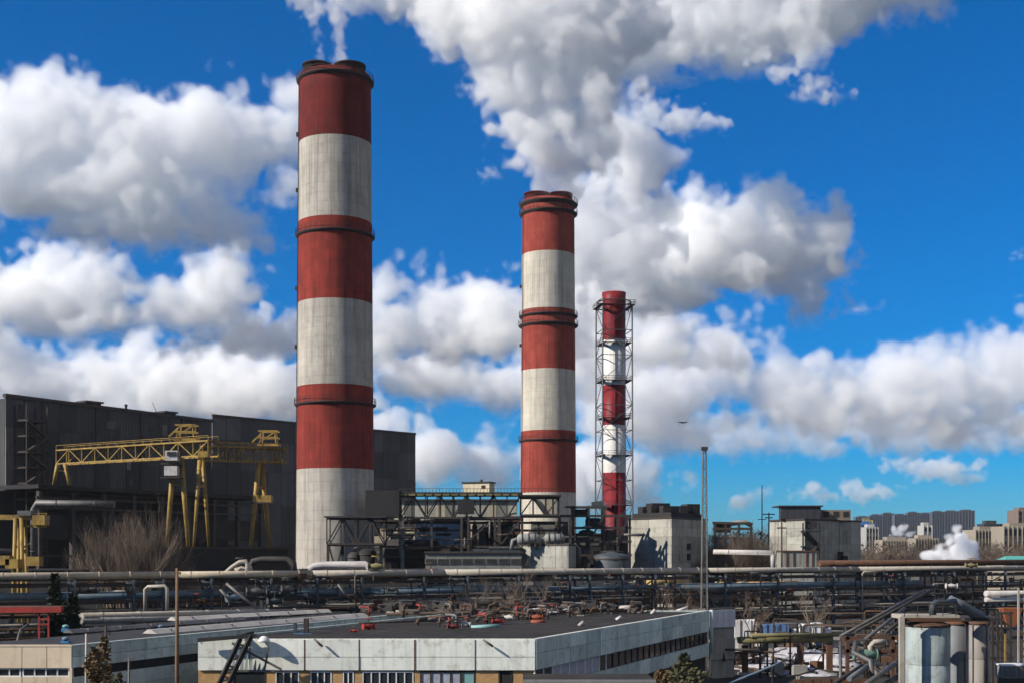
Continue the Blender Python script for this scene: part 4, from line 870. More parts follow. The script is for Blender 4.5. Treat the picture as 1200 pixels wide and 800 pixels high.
# side wall: two panel bands, a strip of windows between
nS = 14
def sp(t, off=0.0):
    n_ = Vector((fd.y, -fd.x)).normalized(); p = FB + fd * t + n_ * off; return Vector((p.x, p.y))
for i in range(nS):
    t0, t1 = FL * i / nS, FL * (i + 1) / nS - .06
    for z0, z1 in ((7.0, FZ - .02), (5.72, 6.97)): MB().slab(sp(t0), sp(t1), z0, z1, .3, .05 + R.choice((0, .02, .03))).build('parapet_panel', SPAN, o)
    MB().slab(sp(t0), sp(t1), 2.9, 4.3, .3, .05 + R.choice((0, .02, .03))).build('spandrel_panel', SPAN, o)
    f = MB().slab(sp(t0), sp(t0 + .12), 4.35, 5.68, .12, -.05).build('mullion', WFRM if i < 5 else STEEL, o)
    MB().slab(sp((t0 + t1) / 2), sp((t0 + t1) / 2 + .1), 4.35, 5.68, .12, -.06).build('mullion', WFRM if i < 5 else STEEL, o)
    MB().slab(sp(t0 + .13), sp(t1), 4.35, 5.68, .05, -.14).build('pane', CURT if i in (1, 2, 3) else GLASS, f)
ptube(o, 'downpipe', SPAN, [(*sp(FL + .2, .25), 8.2), (*sp(FL + .2, .25), 3.2)], .22)
e0, e1 = Vector((X_at(833, 150), 150)), Vector((X_at(862, 152), 152))
o2 = thing('stair_block', 'short pale lilac panelled block continuing from the far end of the office with the valves', 'building', (e0.x, e0.y, 0))
MB().prism([e0 + Vector((0, .3)), e1 + Vector((-.1, .3)), e1 + Vector((.3, 3)), e0 + Vector((.4, 3))], 0, 8.0).build('wall', CONC, o2)
LIL = mat('pale_lilac_panel', (.62, .6, .62), (.52, .5, .53), .85, streak=.5, dirt=(.3, .28, .28), obj_var=.1)
for i in range(4): MB().slab(e0 + (e1 - e0) * (i / 4), e0 + (e1 - e0) * ((i + .97) / 4), 6.0, 8.05, .25, R.choice((0, .03))).build('parapet_panel', LIL, o2)
MB().slab(e0, e1, 2.2, 4.6, .25, -.1).build('spandrel_panel', CONC, o2)
MB().prism([e0 + Vector((0, .3)), e1 + Vector((0, .3)), e1 + Vector((.4, 3.1)), e0 + Vector((.4, 3.1))], 8.05, 8.2).build('roof', BITUM, o2)
# long low canopy roof under the side wall
o3 = thing('canopy', 'long flat entrance canopy with a pale front edge below the office corner', 'canopy', (X_at(690, 96), 96, 0))
MB().box((X_at(690, 94), 96, Z_at(795, 94) - .2), (9.6, 5, .3)).build('roof', BITUM, o3); MB().box((X_at(690, 94), 93.4, Z_at(795, 94) - .1), (9.7, .15, .22)).build('front_edge', SILVER, o3)
for px in (620, 690, 755): ptube(o3, 'post', STEEL, [(X_at(px, 94), 94, 0), (X_at(px, 94), 94, Z_at(797, 94))], .1)
# ------------------------------------------------------------------ side wing to the left
LB = Vector((-32.2, 93.75)); LFx = X_at(-90, 93.75); LL = 52.0; LZ = 8.0
def lp(t, off=0.0):
    n_ = Vector((fd.y, -fd.x)).normalized(); p = LB + fd * t + n_ * off; return Vector((p.x, p.y))
o = thing('side_wing', 'long side wing with a beige gable end and a shaded panelled flank, left of the office', 'building', (LB.x, LB.y, 0))
o['label'] = 'long wing with a beige gable end and shaded panelled flank, beside the wooden pole'
LA = Vector((LFx, 93.75)); q = [LA, LB, LB + fd * LL, LA + fd * LL]; cen = (LA + q[2]) / 2
MB().prism([inset(p, cen, .012) for p in q], 0, LZ - .3).build('wall', SOOT, o)
MB().prism([inset(p, cen, .008) for p in q], LZ - .25, LZ - .1).build('roof', mat('grey_roof_felt', (.034, .032, .033), (.025, .024, .025), .9, scale=.8, dirt=(.11, .10, .09), dirt_amt=.4), o)
nG = 6
for i in range(nG):
    x0, x1 = LFx + (LB.x - LFx) * i / nG, LFx + (LB.x - LFx) * (i + 1) / nG - .05
    MB().slab((x0, 93.75), (x1, 93.75), Z_at(782, 93.75), LZ, .3, .05 + R.choice((0, .02))).build('fascia_panel', BEIGEW, o)
    MB().slab((x0, 93.75), (x1, 93.75), 2.0, Z_at(793, 93.75), .3, .05 + R.choice((0, .02))).build('spandrel_panel', BEIGEW, o)
MB().slab((X_at(81.5, 93.7), 93.75), (LB.x, 93.75), 2.0, Z_at(782, 93.75), .5, .08).build('corner_pillar', BEIGEW, o)
for a_, b_, n in ((-90, -30, 4), (-28, 24, 4), (26, 81, 4)): win(o, X_at(a_, 93.8), X_at(b_, 93.8), Z_at(792.6, 93.8), Z_at(782.3, 93.8), 93.9, GLASS, n, WFRM)
nS = 14
for i in range(nS):
    t0, t1 = LL * i / nS, LL * (i + 1) / nS - .06
    for z0, z1 in ((7.25, LZ), (6.45, 7.22)): MB().slab(lp(t0), lp(t1), z0, z1, .3, .05 + R.choice((0, .02, .03))).build('parapet_panel', SPAN, o)
    for z0, z1 in ((4.7, 5.75), (3.3, 4.67)): MB().slab(lp(t0), lp(t1), z0, z1, .3, .05 + R.choice((0, .02, .03))).build('spandrel_panel', SPAN, o)
    MB().slab(lp((t0 + t1) / 2), lp((t0 + t1) / 2 + .1), 5.78, 6.42, .12, -.06).build('mullion', STEEL, o)
    f = MB().slab(lp(t0), lp(t0 + .14), 5.78, 6.42, .12, -.05).build('mullion', STEEL, o); MB().slab(lp(t0 + .15), lp(t1), 5.78, 6.42, .05, -.14).build('pane', GLASS, f)
for p, q_ in ((LA, LB), (LB, LB + fd * LL)): MB().slab(p, q_, LZ + .004, LZ + .12, .4, .1).build('parapet_cap', SPAN if p is LB else BEIGEW, o)
PALER = mat('pale_roof_sheet', (.52, .48, .42), (.4, .37, .33), .8, scale=.8, streak=.2, dirt=(.22, .19, .16), dirt_amt=.6)
def roof_strip(label, p0, p1, z, w, h, m, name='roof_light', cat='roof light'):
    v = thing(name, label, cat, ((p0[0] + p1[0]) / 2, (p0[1] + p1[1]) / 2, z)); a_, b_ = Vector((*p0, z)), Vector((*p1, z)); dv = (b_ - a_).normalized(); n = Vector((dv.y, -dv.x, 0)) * w / 2; hh = Vector((0, 0, h))
    MB().add([a_ - n, a_ + n, b_ + n, b_ - n, a_ - n * .25 + hh, a_ + n * .25 + hh, b_ + n * .25 + hh, b_ - n * .25 + hh], [(3, 2, 1, 0), (4, 5, 6, 7), (0, 1, 5, 4), (1, 2, 6, 5), (2, 3, 7, 6), (3, 0, 4, 7)]).build('cover', m, v)
    k = max(2, int((b_ - a_).length / 4))
    for i in range(k): p = lerp(a_, b_, (i + .5) / k); MB().box(p + hh * .5, (.1, w * .75, h * 1.02), math.atan2(dv.y, dv.x)).build('seam', GALV, v)
    return v
roof_strip('pale long roof light on the side wing, nearest its panelled flank', lp(14, -5.5), lp(44, -3.5), LZ - .1, 1.6, .35, PALER)
roof_strip('grey long roof light on the side wing, second from its flank', lp(12, -12.5), lp(34, -11.5), LZ - .1, 1.3, .3, GALV)
roof_strip('pale long roof light on the side wing, third from its flank', lp(30, -17), lp(50, -12), LZ - .1, 1.5, .35, PALER)
for i, (px, py) in enumerate(((77, 736), (77, 751), (189, 736), (157, 726))):
    d = 7.0 * 1500 / (py - 645.0); p = P(px, py, d); v = thing('roof_fan', 'small bright blue roof fan on the dark wing roof' + (' by its beige gable', ' nearest the beige gable', ' beside the wooden pole', ' farthest along')[i], 'roof fan', p, 'blue roof fans')
    MB().lathe(p + Vector((0, 0, -.2)), [(.16, 0), (.16, .3), (.30, .34), (.27, .5), (.06, .58)], 12, True).build('housing', BLUEP if i else TEALG, v); pbox(v, 'base', mat('bright_blue_paint', (.05, .22, .42), (.04, .16, .32), .6), p + Vector((0, 0, -.1)), (.6, .6, .3))
# low pale sheds behind the wing
for i, (a_, b_, y0, d0, d1, m_) in enumerate(((92, 250, 724, 150, 160, PALER), (170, 330, 719, 158, 168, BITUM))):
    p, q = P(a_, y0, d0), P(b_, y0 - 3, d1); v = thing('low_shed', ('long low pale roofed shed behind the wing', 'black roofed low shed farther behind the wing')[i], 'shed', (p.x, p.y, 0)); dv = (q - p); dv.z = 0; dv.normalize(); n = Vector((-dv.y, dv.x, 0)) * 4
    MB().prism([(p.x, p.y), (q.x, q.y), (q.x + n.x, q.y + n.y), (p.x + n.x, p.y + n.y)], 0, p.z - .5).build('wall', CONC, v)
    MB().prism([(p.x, p.y - .3), (q.x, q.y - .3), (q.x + n.x, q.y + n.y), (p.x + n.x, p.y + n.y)], p.z - .5, [p.z - .3, p.z - .3, p.z + .3, p.z + .3]).build('roof', m_, v)
    for k in range(8): c = lerp(p, q, (k + .5) / 8); pbox(v, 'window', SOOT, (c.x, c.y - .05, c.z - 1.4), (1.4, .2, .9), math.atan2(dv.y, dv.x))
# ------------------------------------------------------------------ things on and in front of the roofs
def on_roof(px, py): return (15 - FZ + .12) * 1500 / (py - 645.0)
lab = ['red', 'silver', 'rusty red', 'white', 'orange red', 'pale', 'red', 'dark', 'white', 'red', 'dark', 'pale']
for i, (px, py, s, mb, mw, txt) in enumerate(((432, 737, .75, REDP, REDP, 'red valve with dull pipe ends alone on the front of the dark roof'), (415, 742, .4, REDP, GALV, 'small dark red valve near the lone red one'), (505, 729, .6, SILVER, STEEL, 'silver bent valve on the dark roof before the red cluster'), (524, 727, .5, REDP, STEEL, 'small red valve next to the silver bent one'), (531, 737, .7, mat('dark_red_rust', (.16, .03, .03), (.1, .03, .03), .8), STEEL, 'dark red rusty valve at the near side of the cluster'), (547, 734, .6, WHITEP, REDP, 'white valve with red wheel near the teal pipe'), (568, 722, .75, REDP, STEEL, 'white flanged red valve at the back of the cluster'), (583, 731, .7, REDP, SOOT, 'dark red valve at the end of the teal pipe'), (596, 726, .75, WHITEP, SOOT, 'white valve with black wheel in the middle of the cluster'), (612, 722, .8, REDP, REDP, 'bright red valve in the cluster beside the orange one'), (629, 726, .9, mat('orange_red_paint', (.30, .075, .03), (.2, .05, .025), .7, dirt=(.12, .06, .04)), WHITEP, 'bright orange red valve, the brightest of the cluster'), (648, 720, .8, WHITEP, REDP, 'white valve with red wheel at the far side of the cluster'), (664, 718, .75, SILVER, STEEL, 'silver valve behind the white pipe stub'), (677, 721, .7, STEEL, REDP, 'black valve at the far end of the cluster'))):
    valve(txt, px, py - 3.5, on_roof(px, py), s * .72, mb, mw, 'valves on the dark flat roof', R.uniform(-.6, .9))
for a_, b_, m_, r, txt in (((552, 735), (585, 733), TEALG, .22, 'teal pipe stub lying in the valve cluster on the roof'), ((622, 729), (639, 728), mat('orange_red_paint', (.6, .11, .03)), .25, 'orange pipe stub lying under the brightest valve'), ((654, 716), (678, 713), WHITEP, .28, 'white pipe stub at the far side of the valve cluster'), ((678, 733), (684, 728), WHITEP, .18, 'short white rod leaning past the valve cluster, the nearer one'), ((722, 726), (728, 722), WHITEP, .18, 'short white rod leaning farther along the roof'), ((763, 719), (768, 714), WHITEP, .2, 'white stub nearest the far roof end'), ((566, 749), (578, 757), GALV, .09, 'thin grey rod hanging over the white parapet, below the teal pipe'), ((368, 748), (378, 757), GALV, .09, 'thin grey rod hanging over the white parapet, below the blue bench'), ((792, 716), (806, 711), WHITEP, .18, 'white pipe hoop near the far roof corner')):
    d = on_roof(*a_) if a_[1] < 748 else 99.5
    gpipe('pipe_stub', txt, m_, [P(*a_, d), P(*b_, d)], r)
for i in range(9):
    px = 470 + i * 34 + R.uniform(-8, 8); py = R.uniform(716, 722); d = on_roof(px, py)
    v = thing('roof_support', 'small black pipe support on the rear of the dark roof', 'support', P(px, py, d), 'black supports on the dark roof'); c = P(px, py, d)
    pbox(v, 'post', STEEL, c + Vector((0, 0, .5)), (.25, .25, 1.1)); pbox(v, 'saddle', STEEL, c + Vector((0, 0, 1.1)), (1.3, .5, .25)); pbox(v, 'base', CONC, c + Vector((0, 0, .02)), (.7, .7, .2))
d = on_roof(352, 742); v = thing('blue_bench', 'bright blue steel stand with two posts at the near edge of the dark roof', 'stand', P(352, 745, d)); BB = MATS['bright_blue_paint']
pbox(v, 'seat', BB, P(355, 744, d), (1.6, .9, .35)); pbox(v, 'post', BLUEST, P(346, 738, d), (.28, .28, 1.3)); pbox(v, 'post', STEEL, P(359, 735, d), (.4, .4, 1.6))
# leaning lattice ladder, wire screen, strut and lamp before the white panels
v = thing('leaning_ladder', 'black lattice ladder leaning steeply across the white panels by the wire screen', 'ladder', P(262, 800, 97)); d = 96.5
a_, b_ = P(288, 746, 98.2), P(246, 835, d); off = Vector((.42, 0, .12))
for s in (-1, 1): pbeam(v, 'rail', SOOT, a_ + off * s, b_ + off * s, .3)
for i in range(15): p = lerp(a_, b_, i / 14); q = lerp(a_, b_, min(1, (i + 1) / 14)); pbeam(v, 'rung', SOOT, p - off, (q if i % 2 else p) + off, .16)
v = thing('ladder_top_frame', 'black steel frame at the ladder head on the roof edge', 'frame', P(285, 745, 99)); pbeam(v, 'bar', SOOT, P(232, 749.5, 99.2), P(300, 744, 99.2), .3); pbeam(v, 'bar', SOOT, P(278, 746, 99.2), P(296, 741, 101), .3)
WIRE = mat('grey_green_wire_glass', (.32, .37, .36), (.25, .29, .28), .5, scale=3, obj_var=.08)
v = thing('wire_screen', 'grey green wire screen standing between the ladder and the thin blue strut', 'screen', P(295, 784, 98.5)); d = 98.6
z0, z1 = 0, 0
for i in range(8):
    px0 = 276 + i * 5; y_top = 755 + i * 3.4
    MB().add([P(px0 - 5, 785, d), P(px0 - .6, 785, d), P(px0 - .6, y_top + 2, d), P(px0 - 1.5, y_top, d), P(px0 - 5, 785, d + .08), P(px0 - .6, 785, d + .08), P(px0 - .6, y_top + 2, d + .08), P(px0 - 1.5, y_top, d + .08)], [(0, 1, 2, 3), (7, 6, 5, 4), (0, 4, 5, 1), (1, 5, 6, 2), (2, 6, 7, 3), (3, 7, 4, 0)]).build('mesh_panel', WIRE, v)
pbeam(v, 'frame_bar', GALV, P(272, 753, d - .1), P(330, 784, d - .1), .16); pbeam(v, 'frame_bar', GALV, P(310, 784, d - .1), P(315, 758, d - .1), .14); pbeam(v, 'frame_bar', GALV, P(262, 785.5, d - .1), P(322, 785.5, d - .1), .16)
v = thing('dome_lamp', 'white dome shaped lamp head on the roof edge above the wire screen', 'lamp', P(309, 751, 99.4)); c = P(309, 750, 99.4)
MB().lathe(c, [(.5, -.12), (.48, .05), (.3, .28), (.08, .36)], 20, True, True).build('dome', WFRM, v); ptube(v, 'bracket', STEEL, [c + Vector((0, .3, -.1)), c + Vector((0, .9, -.3))], .06)
# side street furniture
pole('tall brown wooden pole crossing the beige pipe and the wing flank', 207.5, 88, 665, .19, mat('brown_timber', (.20, .125, .075), (.14, .09, .055), .9, scale=3, streak=.6, dirt=(.06, .04, .03)), ((671, .5),), 'utility_pole', 'pole')
pole('short pale post beside the brown bush at the gable corner', 101, 84, 742, .13, PALEP, (), 'fence_post', 'post')
pole('short dark post rising out of the brown bush', 124, 90, 733, .17, STEEL, ((742, .6),), 'lamp_post', 'post')
pole('small grey standpipe with a dark head near the wing flank windows', 151, 92, 770, .12, GALV, ((772, .5), (786, .5)), 'standpipe', 'standpipe')
d = 118
v = thing('red_canopy', 'long red gutter beam on red posts at the frame edge above the wing roof', 'canopy', P(40, 714, d))
pbeam(v, 'beam', REDP, P(-90, 714.5, d), P(73, 713.8, d), .6, .5); pbeam(v, 'roof_sheet', RUSTP, P(-90, 710.6, d + 1.2), P(73, 710.2, d + 1.2), 2.6, .08)
for px in (-40, 46, 57): pbeam(v, 'post', REDP, P(px, 717, d), (X_at(px, d), d, 3), .17)
pbeam(v, 'tie', REDP, P(46, 725, d), P(57, 725, d), .16); pbeam(v, 'tie', REDP, P(46, 731, d), P(57, 731, d), .16)
gpipe('grey_railing', 'thin grey bent rail beside the red canopy posts', GALV, [P(20, 752, 105), P(24, 737, 107), P(33, 731, 110)], .1)
# ------------------------------------------------------------------ pale green tanks and pipes at the other side
TANK = mat('pale_green_tank_paint', (0.32, 0.365, 0.355), (0.24, 0.275, 0.27), .8, scale=1.6, streak=.9, dirt=(.12, .095, .07), dirt_amt=.7, bump=.1)
TANK2 = mat('grey_tank_paint', (0.16, 0.17, 0.18), (0.12, 0.13, 0.14), .6, scale=1, streak=.6, dirt=(.12, .1, .08))
d = 100.0
def tank(label, px0, px1, dd, y_top, m):
    x, r = X_at((px0 + px1) / 2, dd), (px1 - px0) / 2 / FPX * dd; zt = Z_at(y_top, dd)
    v = thing('storage_tank', label, 'tank', (x, dd, 0), 'tanks at the frame corner')
    n = 3
    for i in range(n): MB().lathe((x, dd, 0), [(r, zt * i / n + .02), (r, zt * (i + 1) / n - .02), (r - .06, zt * (i + 1) / n)], 40, i == n - 1).build('shell_course', m, v)
    MB().lathe((x, dd, 0), [(r - .02, zt - .16), (r + .07, zt - .14), (r + .07, zt - .02), (r, zt + .04), (r * .5, zt + .3), (.15, zt + .4)], 40, True).build('lid', RUSTP, v)
    for i in range(0 if 'largest' in label else 2): a0 = rad(215 + i * 80); pbeam(v, 'stay', GALV, (x + r * math.cos(a0) * 1.03, dd + r * math.sin(a0) * 1.03, 0), (x + r * math.cos(a0) * 1.03, dd + r * math.sin(a0) * 1.03, zt), .1)
    return v
tank('largest pale green cylindrical tank, standing before the grey ones', 1062, 1112, 100, 731, TANK)
tank('mid sized grey cylindrical tank right behind the pale green one', 1108, 1134, 104, 729, TANK2)
tank('grey brown slim tank farthest from the pale green one', 1136, 1159, 107, 729, mat('brown_grey_tank', (.27, .24, .215), (.21, .19, .175), .7, streak=.6, dirt=(.12, .09, .07)))
v = thing('tank_platform', 'beige edged steel platform resting over the tank tops', 'platform', P(1095, 722, 100))
MB().box(P(1088, 722, 99.2) + Vector((0, .8, 0)), (4.5, 2.6, .3)).build('deck', PALEP, v); MB().box(P(1090, 725.5, 97.8), (4.7, .2, .28)).build('toe_board', RUSTP, v); MB().box(P(1142, 724, 104), (2.8, 3.4, .3)).build('deck', STEEL, v)
pbeam(v, 'column', PALEP, (X_at(1056.5, 97.6), 97.6, 0), P(1056.5, 722, 97.6), .36)
for px in (1060, 1075, 1090, 1105, 1120): pbeam(v, 'rail_post', STEEL, P(px, 722, 98), P(px, 707, 98), .05)
pbeam(v, 'hand_rail', STEEL, P(1060, 707, 98), P(1120, 707, 98), .06)
gpipe('bent_duct', 'blue grey bent duct coming out of the tank platform', BLUEST, [P(1093, 720, 99), P(1093, 709, 99), P(1097, 706, 99.5), P(1108, 706, 100), P(1120, 704, 101)], .28)
gpipe('thick_duct', 'thick grey duct sloping down over the slim tank', TANK2, [P(1112, 703, 101), P(1125, 708, 101), P(1138, 716, 102), P(1150, 722, 103)], .42)
valve('small white valve head above the platform ducts', 1115, 686, 120, .5, WHITEP, STEEL)
for i, (p0, p1, d0, d1, r, m_, t_) in enumerate((((985, 745), (1082, 692), 118, 128, .15, GALV, 'topmost'), ((1002, 740), (1094, 690), 116, 126, .15, DARKP, 'second'), ((1010, 752), (1060, 712), 112, 118, .16, GALV, 'third'), ((1036, 742), (1062, 722), 108, 112, .16, DARKP, 'shortest'), ((985, 752), (985, 800), 116, 112, .15, GALV, 'upright end'))):
    gpipe('inclined_pipe', t_ + ' inclined pipe of the bundle climbing toward the tank platform', m_, [P(*p0, d0), P(*p1, d1)], r, collar=4)
for i, (p0, p1, r, m_) in enumerate((((995, 795), (1022, 776), .2, TANK2), ((1008, 806), (1056, 772), .2, GALV), ((1022, 812), (1058, 788), .22, DARKP), ((978, 800), (1010, 780), .18, STEEL), ((1040, 812), (1060, 798), .2, GALV))):
    gpipe('low_pipe', ('thick grey', 'long grey', 'black', 'dark steel', 'short grey')[i] + ' low pipe slanting beside the pale green tank foot', m_, [P(*p0, 96), P(*p1, 104)], r, collar=3)
valve('green valve body with bent pipe beside the pale green tank', 1014, 766, 104, .9, mat('dull_green_paint', (.14, .22, .18), (.1, .16, .13), .6), STEEL)
gpipe('bent_pipe', 'short beige bent pipe above the green valve body', PALEP, [P(1022, 770, 106), P(1020, 757, 106), P(1024, 752, 106), P(1037, 751, 106)], .24)
gpipe('bent_pipe', 'pale pipe hoop in the pipe tangle left of the tanks'.replace(' left of', ' beside'), GALV, [P(1022, 790, 101), P(1020, 774, 102), P(1000, 764, 103), P(1003, 752, 104)], .2)
o = thing('pipe_trestle', 'rusty crossbar trestle carrying the inclined pipes', 'trestle', (X_at(1020, 112), 112, 0))
for px in (993, 1046): pbeam(o, 'post', RUSTP, (X_at(px, 113), 113, 0), P(px, 745, 113), .3)
for y in (747, 762): pbeam(o, 'cross_beam', RUSTP, P(988, y, 113), P(1058, y, 113), .3)
pbeam(o, 'brace', RUSTP, P(993, 775, 113), P(1046, 762, 113), .18)
o = thing('ladder_post', 'pale rusty ladder post at the frame edge near the white pipes', 'ladder', (X_at(1197, 110), 110, 0))
for px in (1193.5, 1201): pbeam(o, 'rail', PALEP, (X_at(px, 110), 110, 0), P(px, 688, 110), .14)
for i in range(13): pbeam(o, 'rung', RUSTP, P(1193.5, 696 + i * 9, 110), P(1201, 696 + i * 9, 110), .1)
for i, (y, r, t_) in enumerate(((695, .3, 'upper'), (702, .24, 'lower'))): gpipe('white_pipe', t_ + ' white pipe of the pair leaving the frame behind the ladder post', WHITEP, [P(1155, y, 126), P(1260, y, 130)], r)
o = thing('orange_hopper', 'rust orange hopper beside the ladder post at the frame edge', 'hopper', P(1183, 724, 116)); c = P(1184, 722, 116)
MB().add([c + Vector((-.9, -.6, .8)), c + Vector((.9, -.6, .8)), c + Vector((.9, .6, .8)), c + Vector((-.9, .6, .8)), c + Vector((-.35, -.25, -.9)), c + Vector((.35, -.25, -.9)), c + Vector((.35, .25, -.9)), c + Vector((-.35, .25, -.9))], [(0, 1, 2, 3)[::-1], (4, 5, 6, 7), (0, 1, 5, 4), (1, 2, 6, 5), (2, 3, 7, 6), (3, 0, 4, 7)]).build('bin', mat('orange_rust', (.42, .13, .04), (.3, .1, .04), .85, dirt=(.12, .06, .04)), o)
for q in (-.8, .8): pbeam(o, 'leg', STEEL, c + Vector((q, 0, .7)), Vector((c.x + q, c.y, 0)), .16)
o = thing('white_cabinet', 'white equipment cabinet with a snowy top at the frame edge beside the tanks', 'cabinet', P(1187, 790, 104)); c = P(1187, 783, 104)
pbox(o, 'body', SILVER, c + Vector((0, 0, -.2)), (2.3, 1.4, 1.0)); pbox(o, 'top', WFRM, c + Vector((0, 0, .35)), (2.5, 1.6, .12)); pbox(o, 'plinth', STEEL, (c.x, c.y, (c.z - .7) / 2), (2.0, 1.2, c.z - .7)); 
for q in (-.55, .55): pbox(o, 'door', GALV, c + Vector((q, -.72, -.2)), (.95, .06, .85))
o = thing('frame_tower', 'dark open frame tower behind the slim tank', 'frame', (X_at(1172, 114), 114, 0))
for px in (1163, 1184):
    for dd in (0, 3): pbeam(o, 'post', STEEL, (X_at(px, 114), 114 + dd, 0), P(px, 716, 114) + Vector((0, dd, 0)), .22)
for y in (718, 735, 752, 770): pbeam(o, 'girt', STEEL, P(1160, y, 114), P(1187, y, 114), .18); pbeam(o, 'brace', STEEL, P(1163, y, 114), P(1184, y + 16, 114), .12)
pbeam(o, 'yellow_post', YELLOW, (X_at(1178, 112), 112, 0), P(1178, 742, 112), .14)
# long glass roofed walkway in the lower corner and snow heaps
o = thing('sheet_roof', 'pale blue sloping sheet roof low beside the snowy yard', 'roof', P(880, 795, 100))
for i in range(6): a_ = P(850 + i * 9, 802 - i * 3.6, 100 + i * 1.2); b_ = P(858.6 + i * 9, 798.6 - i * 3.6, 101.2 + i * 1.2); MB().add([a_, b_, b_ + Vector((1.6, 3.0, .25)), a_ + Vector((1.6, 3.0, .25)), a_ - Vector((0, 0, .1)), b_ - Vector((0, 0, .1)), b_ + Vector((1.6, 3, .15)), a_ + Vector((1.6, 3, .15))], [(0, 1, 2, 3), (7, 6, 5, 4), (0, 4, 5, 1), (1, 5, 6, 2), (2, 6, 7, 3), (3, 7, 4, 0)]).build('roof_sheet', BLUEP, o)
for px in (856, 905): pbeam(o, 'post', STEEL, (X_at(px, 102), 102.5, 0), P(px, 803 - (px - 850) * .4, 101), .12)
def heap(label, cx, cy, d, rx, ry, h, seed):
    r_ = random.Random(seed); m_ = MB(); n = 22; rings = 6; vs = []
    c = P(cx, cy, d); z0 = max(0.0, 0.02)
    c.z = z0
    for j in range(rings + 1):
        q = 1 - j / rings
        for i in range(n):
            t_ = 2 * math.pi * i / n; k = q * (1 + .22 * noise.noise(Vector((math.cos(t_) * 1.5, math.sin(t_) * 1.5, seed))) + .12 * r_.uniform(-1, 1))
            vs.append(c + Vector((math.cos(t_) * rx * k, math.sin(t_) * ry * k, h * (1 - q ** 1.6) * (1 + .3 * noise.noise(Vector((i * .7, j * .9, seed)))) - .05)))
    fs = [(j * n + i, j * n + (i + 1) % n, (j + 1) * n + (i + 1) % n, (j + 1) * n + i) for j in range(rings) for i in range(n)]
    m_.add(vs, fs, True); v = m_.build('snow_heap', SNOW, None, (c.x, c.y, 0)); return tag(v, label, 'snow heap', 'snow heaps in the yard')
for i, (cx, d, rx, ry, h, t_) in enumerate(((884, 186, 3.6, 7, .7, 'dirty snow field under the mossy pipe near the roof end'), (905, 176, 5, 5, .8, 'bluish snow bank in the middle of the yard'), (930, 190, 4.5, 7, .7, 'yellowish old snow field behind the bluish bank'), (955, 172, 4.5, 5, 1.7, 'tall trodden snow heap beside the pipe stand'), (976, 164, 3.6, 4, 1.9, 'white clean snow heap next to the slanting low pipes'), (890, 164, 4.5, 3, .5, 'grey trodden snow patch before the bluish bank'), (948, 156, 3.5, 3, .8, 'small snow patch nearest the rust red sheet wall'), (992, 178, 2.6, 4, .8, 'narrow snow patch behind the slanting low pipes'))): heap(t_, cx, 790, d, rx, ry, h, i)
rs = random.Random(21)
for i in range(60):
    px = rs.uniform(866, 1050); d = rs.uniform(148, 196); x = X_at(px, d); m_ = rs.choice((STEEL, RUSTP, BROWNP, DARKP, GALV, CONC)); a_ = rs.uniform(0, 3.1); L_ = rs.uniform(1, 4)
    v = thing('yard_scrap', 'piece of dark scrap lying in the snowy yard by the mossy pipe', 'scrap', (x, d, 0), 'scrap in the snowy yard'); dv = Vector((math.cos(a_), math.sin(a_), 0))
    if i % 3: MB().tube([Vector((x, d, .4)) - dv * L_, Vector((x, d, .55)), Vector((x, d, .45 + rs.uniform(0, .8))) + dv * L_], rs.uniform(.1, .28), 7).build('pipe', m_, v); pbox(v, 'block', CONC, (x, d, .2), (.6, .6, .5), a_)
    else: pbox(v, 'crate', m_, (x, d, .7), (rs.uniform(.8, 2.2), rs.uniform(.7, 1.4), rs.uniform(.7, 1.5)), a_); pbeam(v, 'prop', RUSTP, (x - .8, d - .3, 0), (x + .6, d - .5, rs.uniform(1.6, 2.8)), .12)
for i in range(26):
    px = rs.uniform(868, 1056); d = rs.uniform(150, 190); x = X_at(px, d); h = rs.uniform(2.5, 6.5); m_ = rs.choice((BROWNP, RUSTP, GALV, DARKP))
    v = thing('yard_riser', 'thin dingy standing pipe in the yard beyond the snow', 'pipe', (x, d, 0), 'standing pipes in the snowy yard'); e = rs.choice((-1, 1)) * rs.uniform(1.5, 7)
    MB().tube([(x, d, 0), (x, d, h - .2), (x + e * .05, d, h), (x + e, d + rs.uniform(-1, 1), h), (x + e, d, h - rs.uniform(.6, 2))], rs.uniform(.08, .16), 7).build('pipe', m_, v)
    MB().tube([(x, d, h * .5), (x, d, h * .5 + .12)], .28, 8).build('flange', RUSTP, v)
o = thing('rusty_wall', 'low rusty red sheet wall at the bottom edge by the snow', 'wall', (X_at(975, 104), 104, 0))
for i in range(8): MB().slab((X_at(930 + i * 11, 104), 104), (X_at(940.6 + i * 11, 104), 104), 0, Z_at(795 + R.uniform(-.8, .8), 104), .2, R.choice((0, .05))).build('wall_sheet', RUSTP, o)

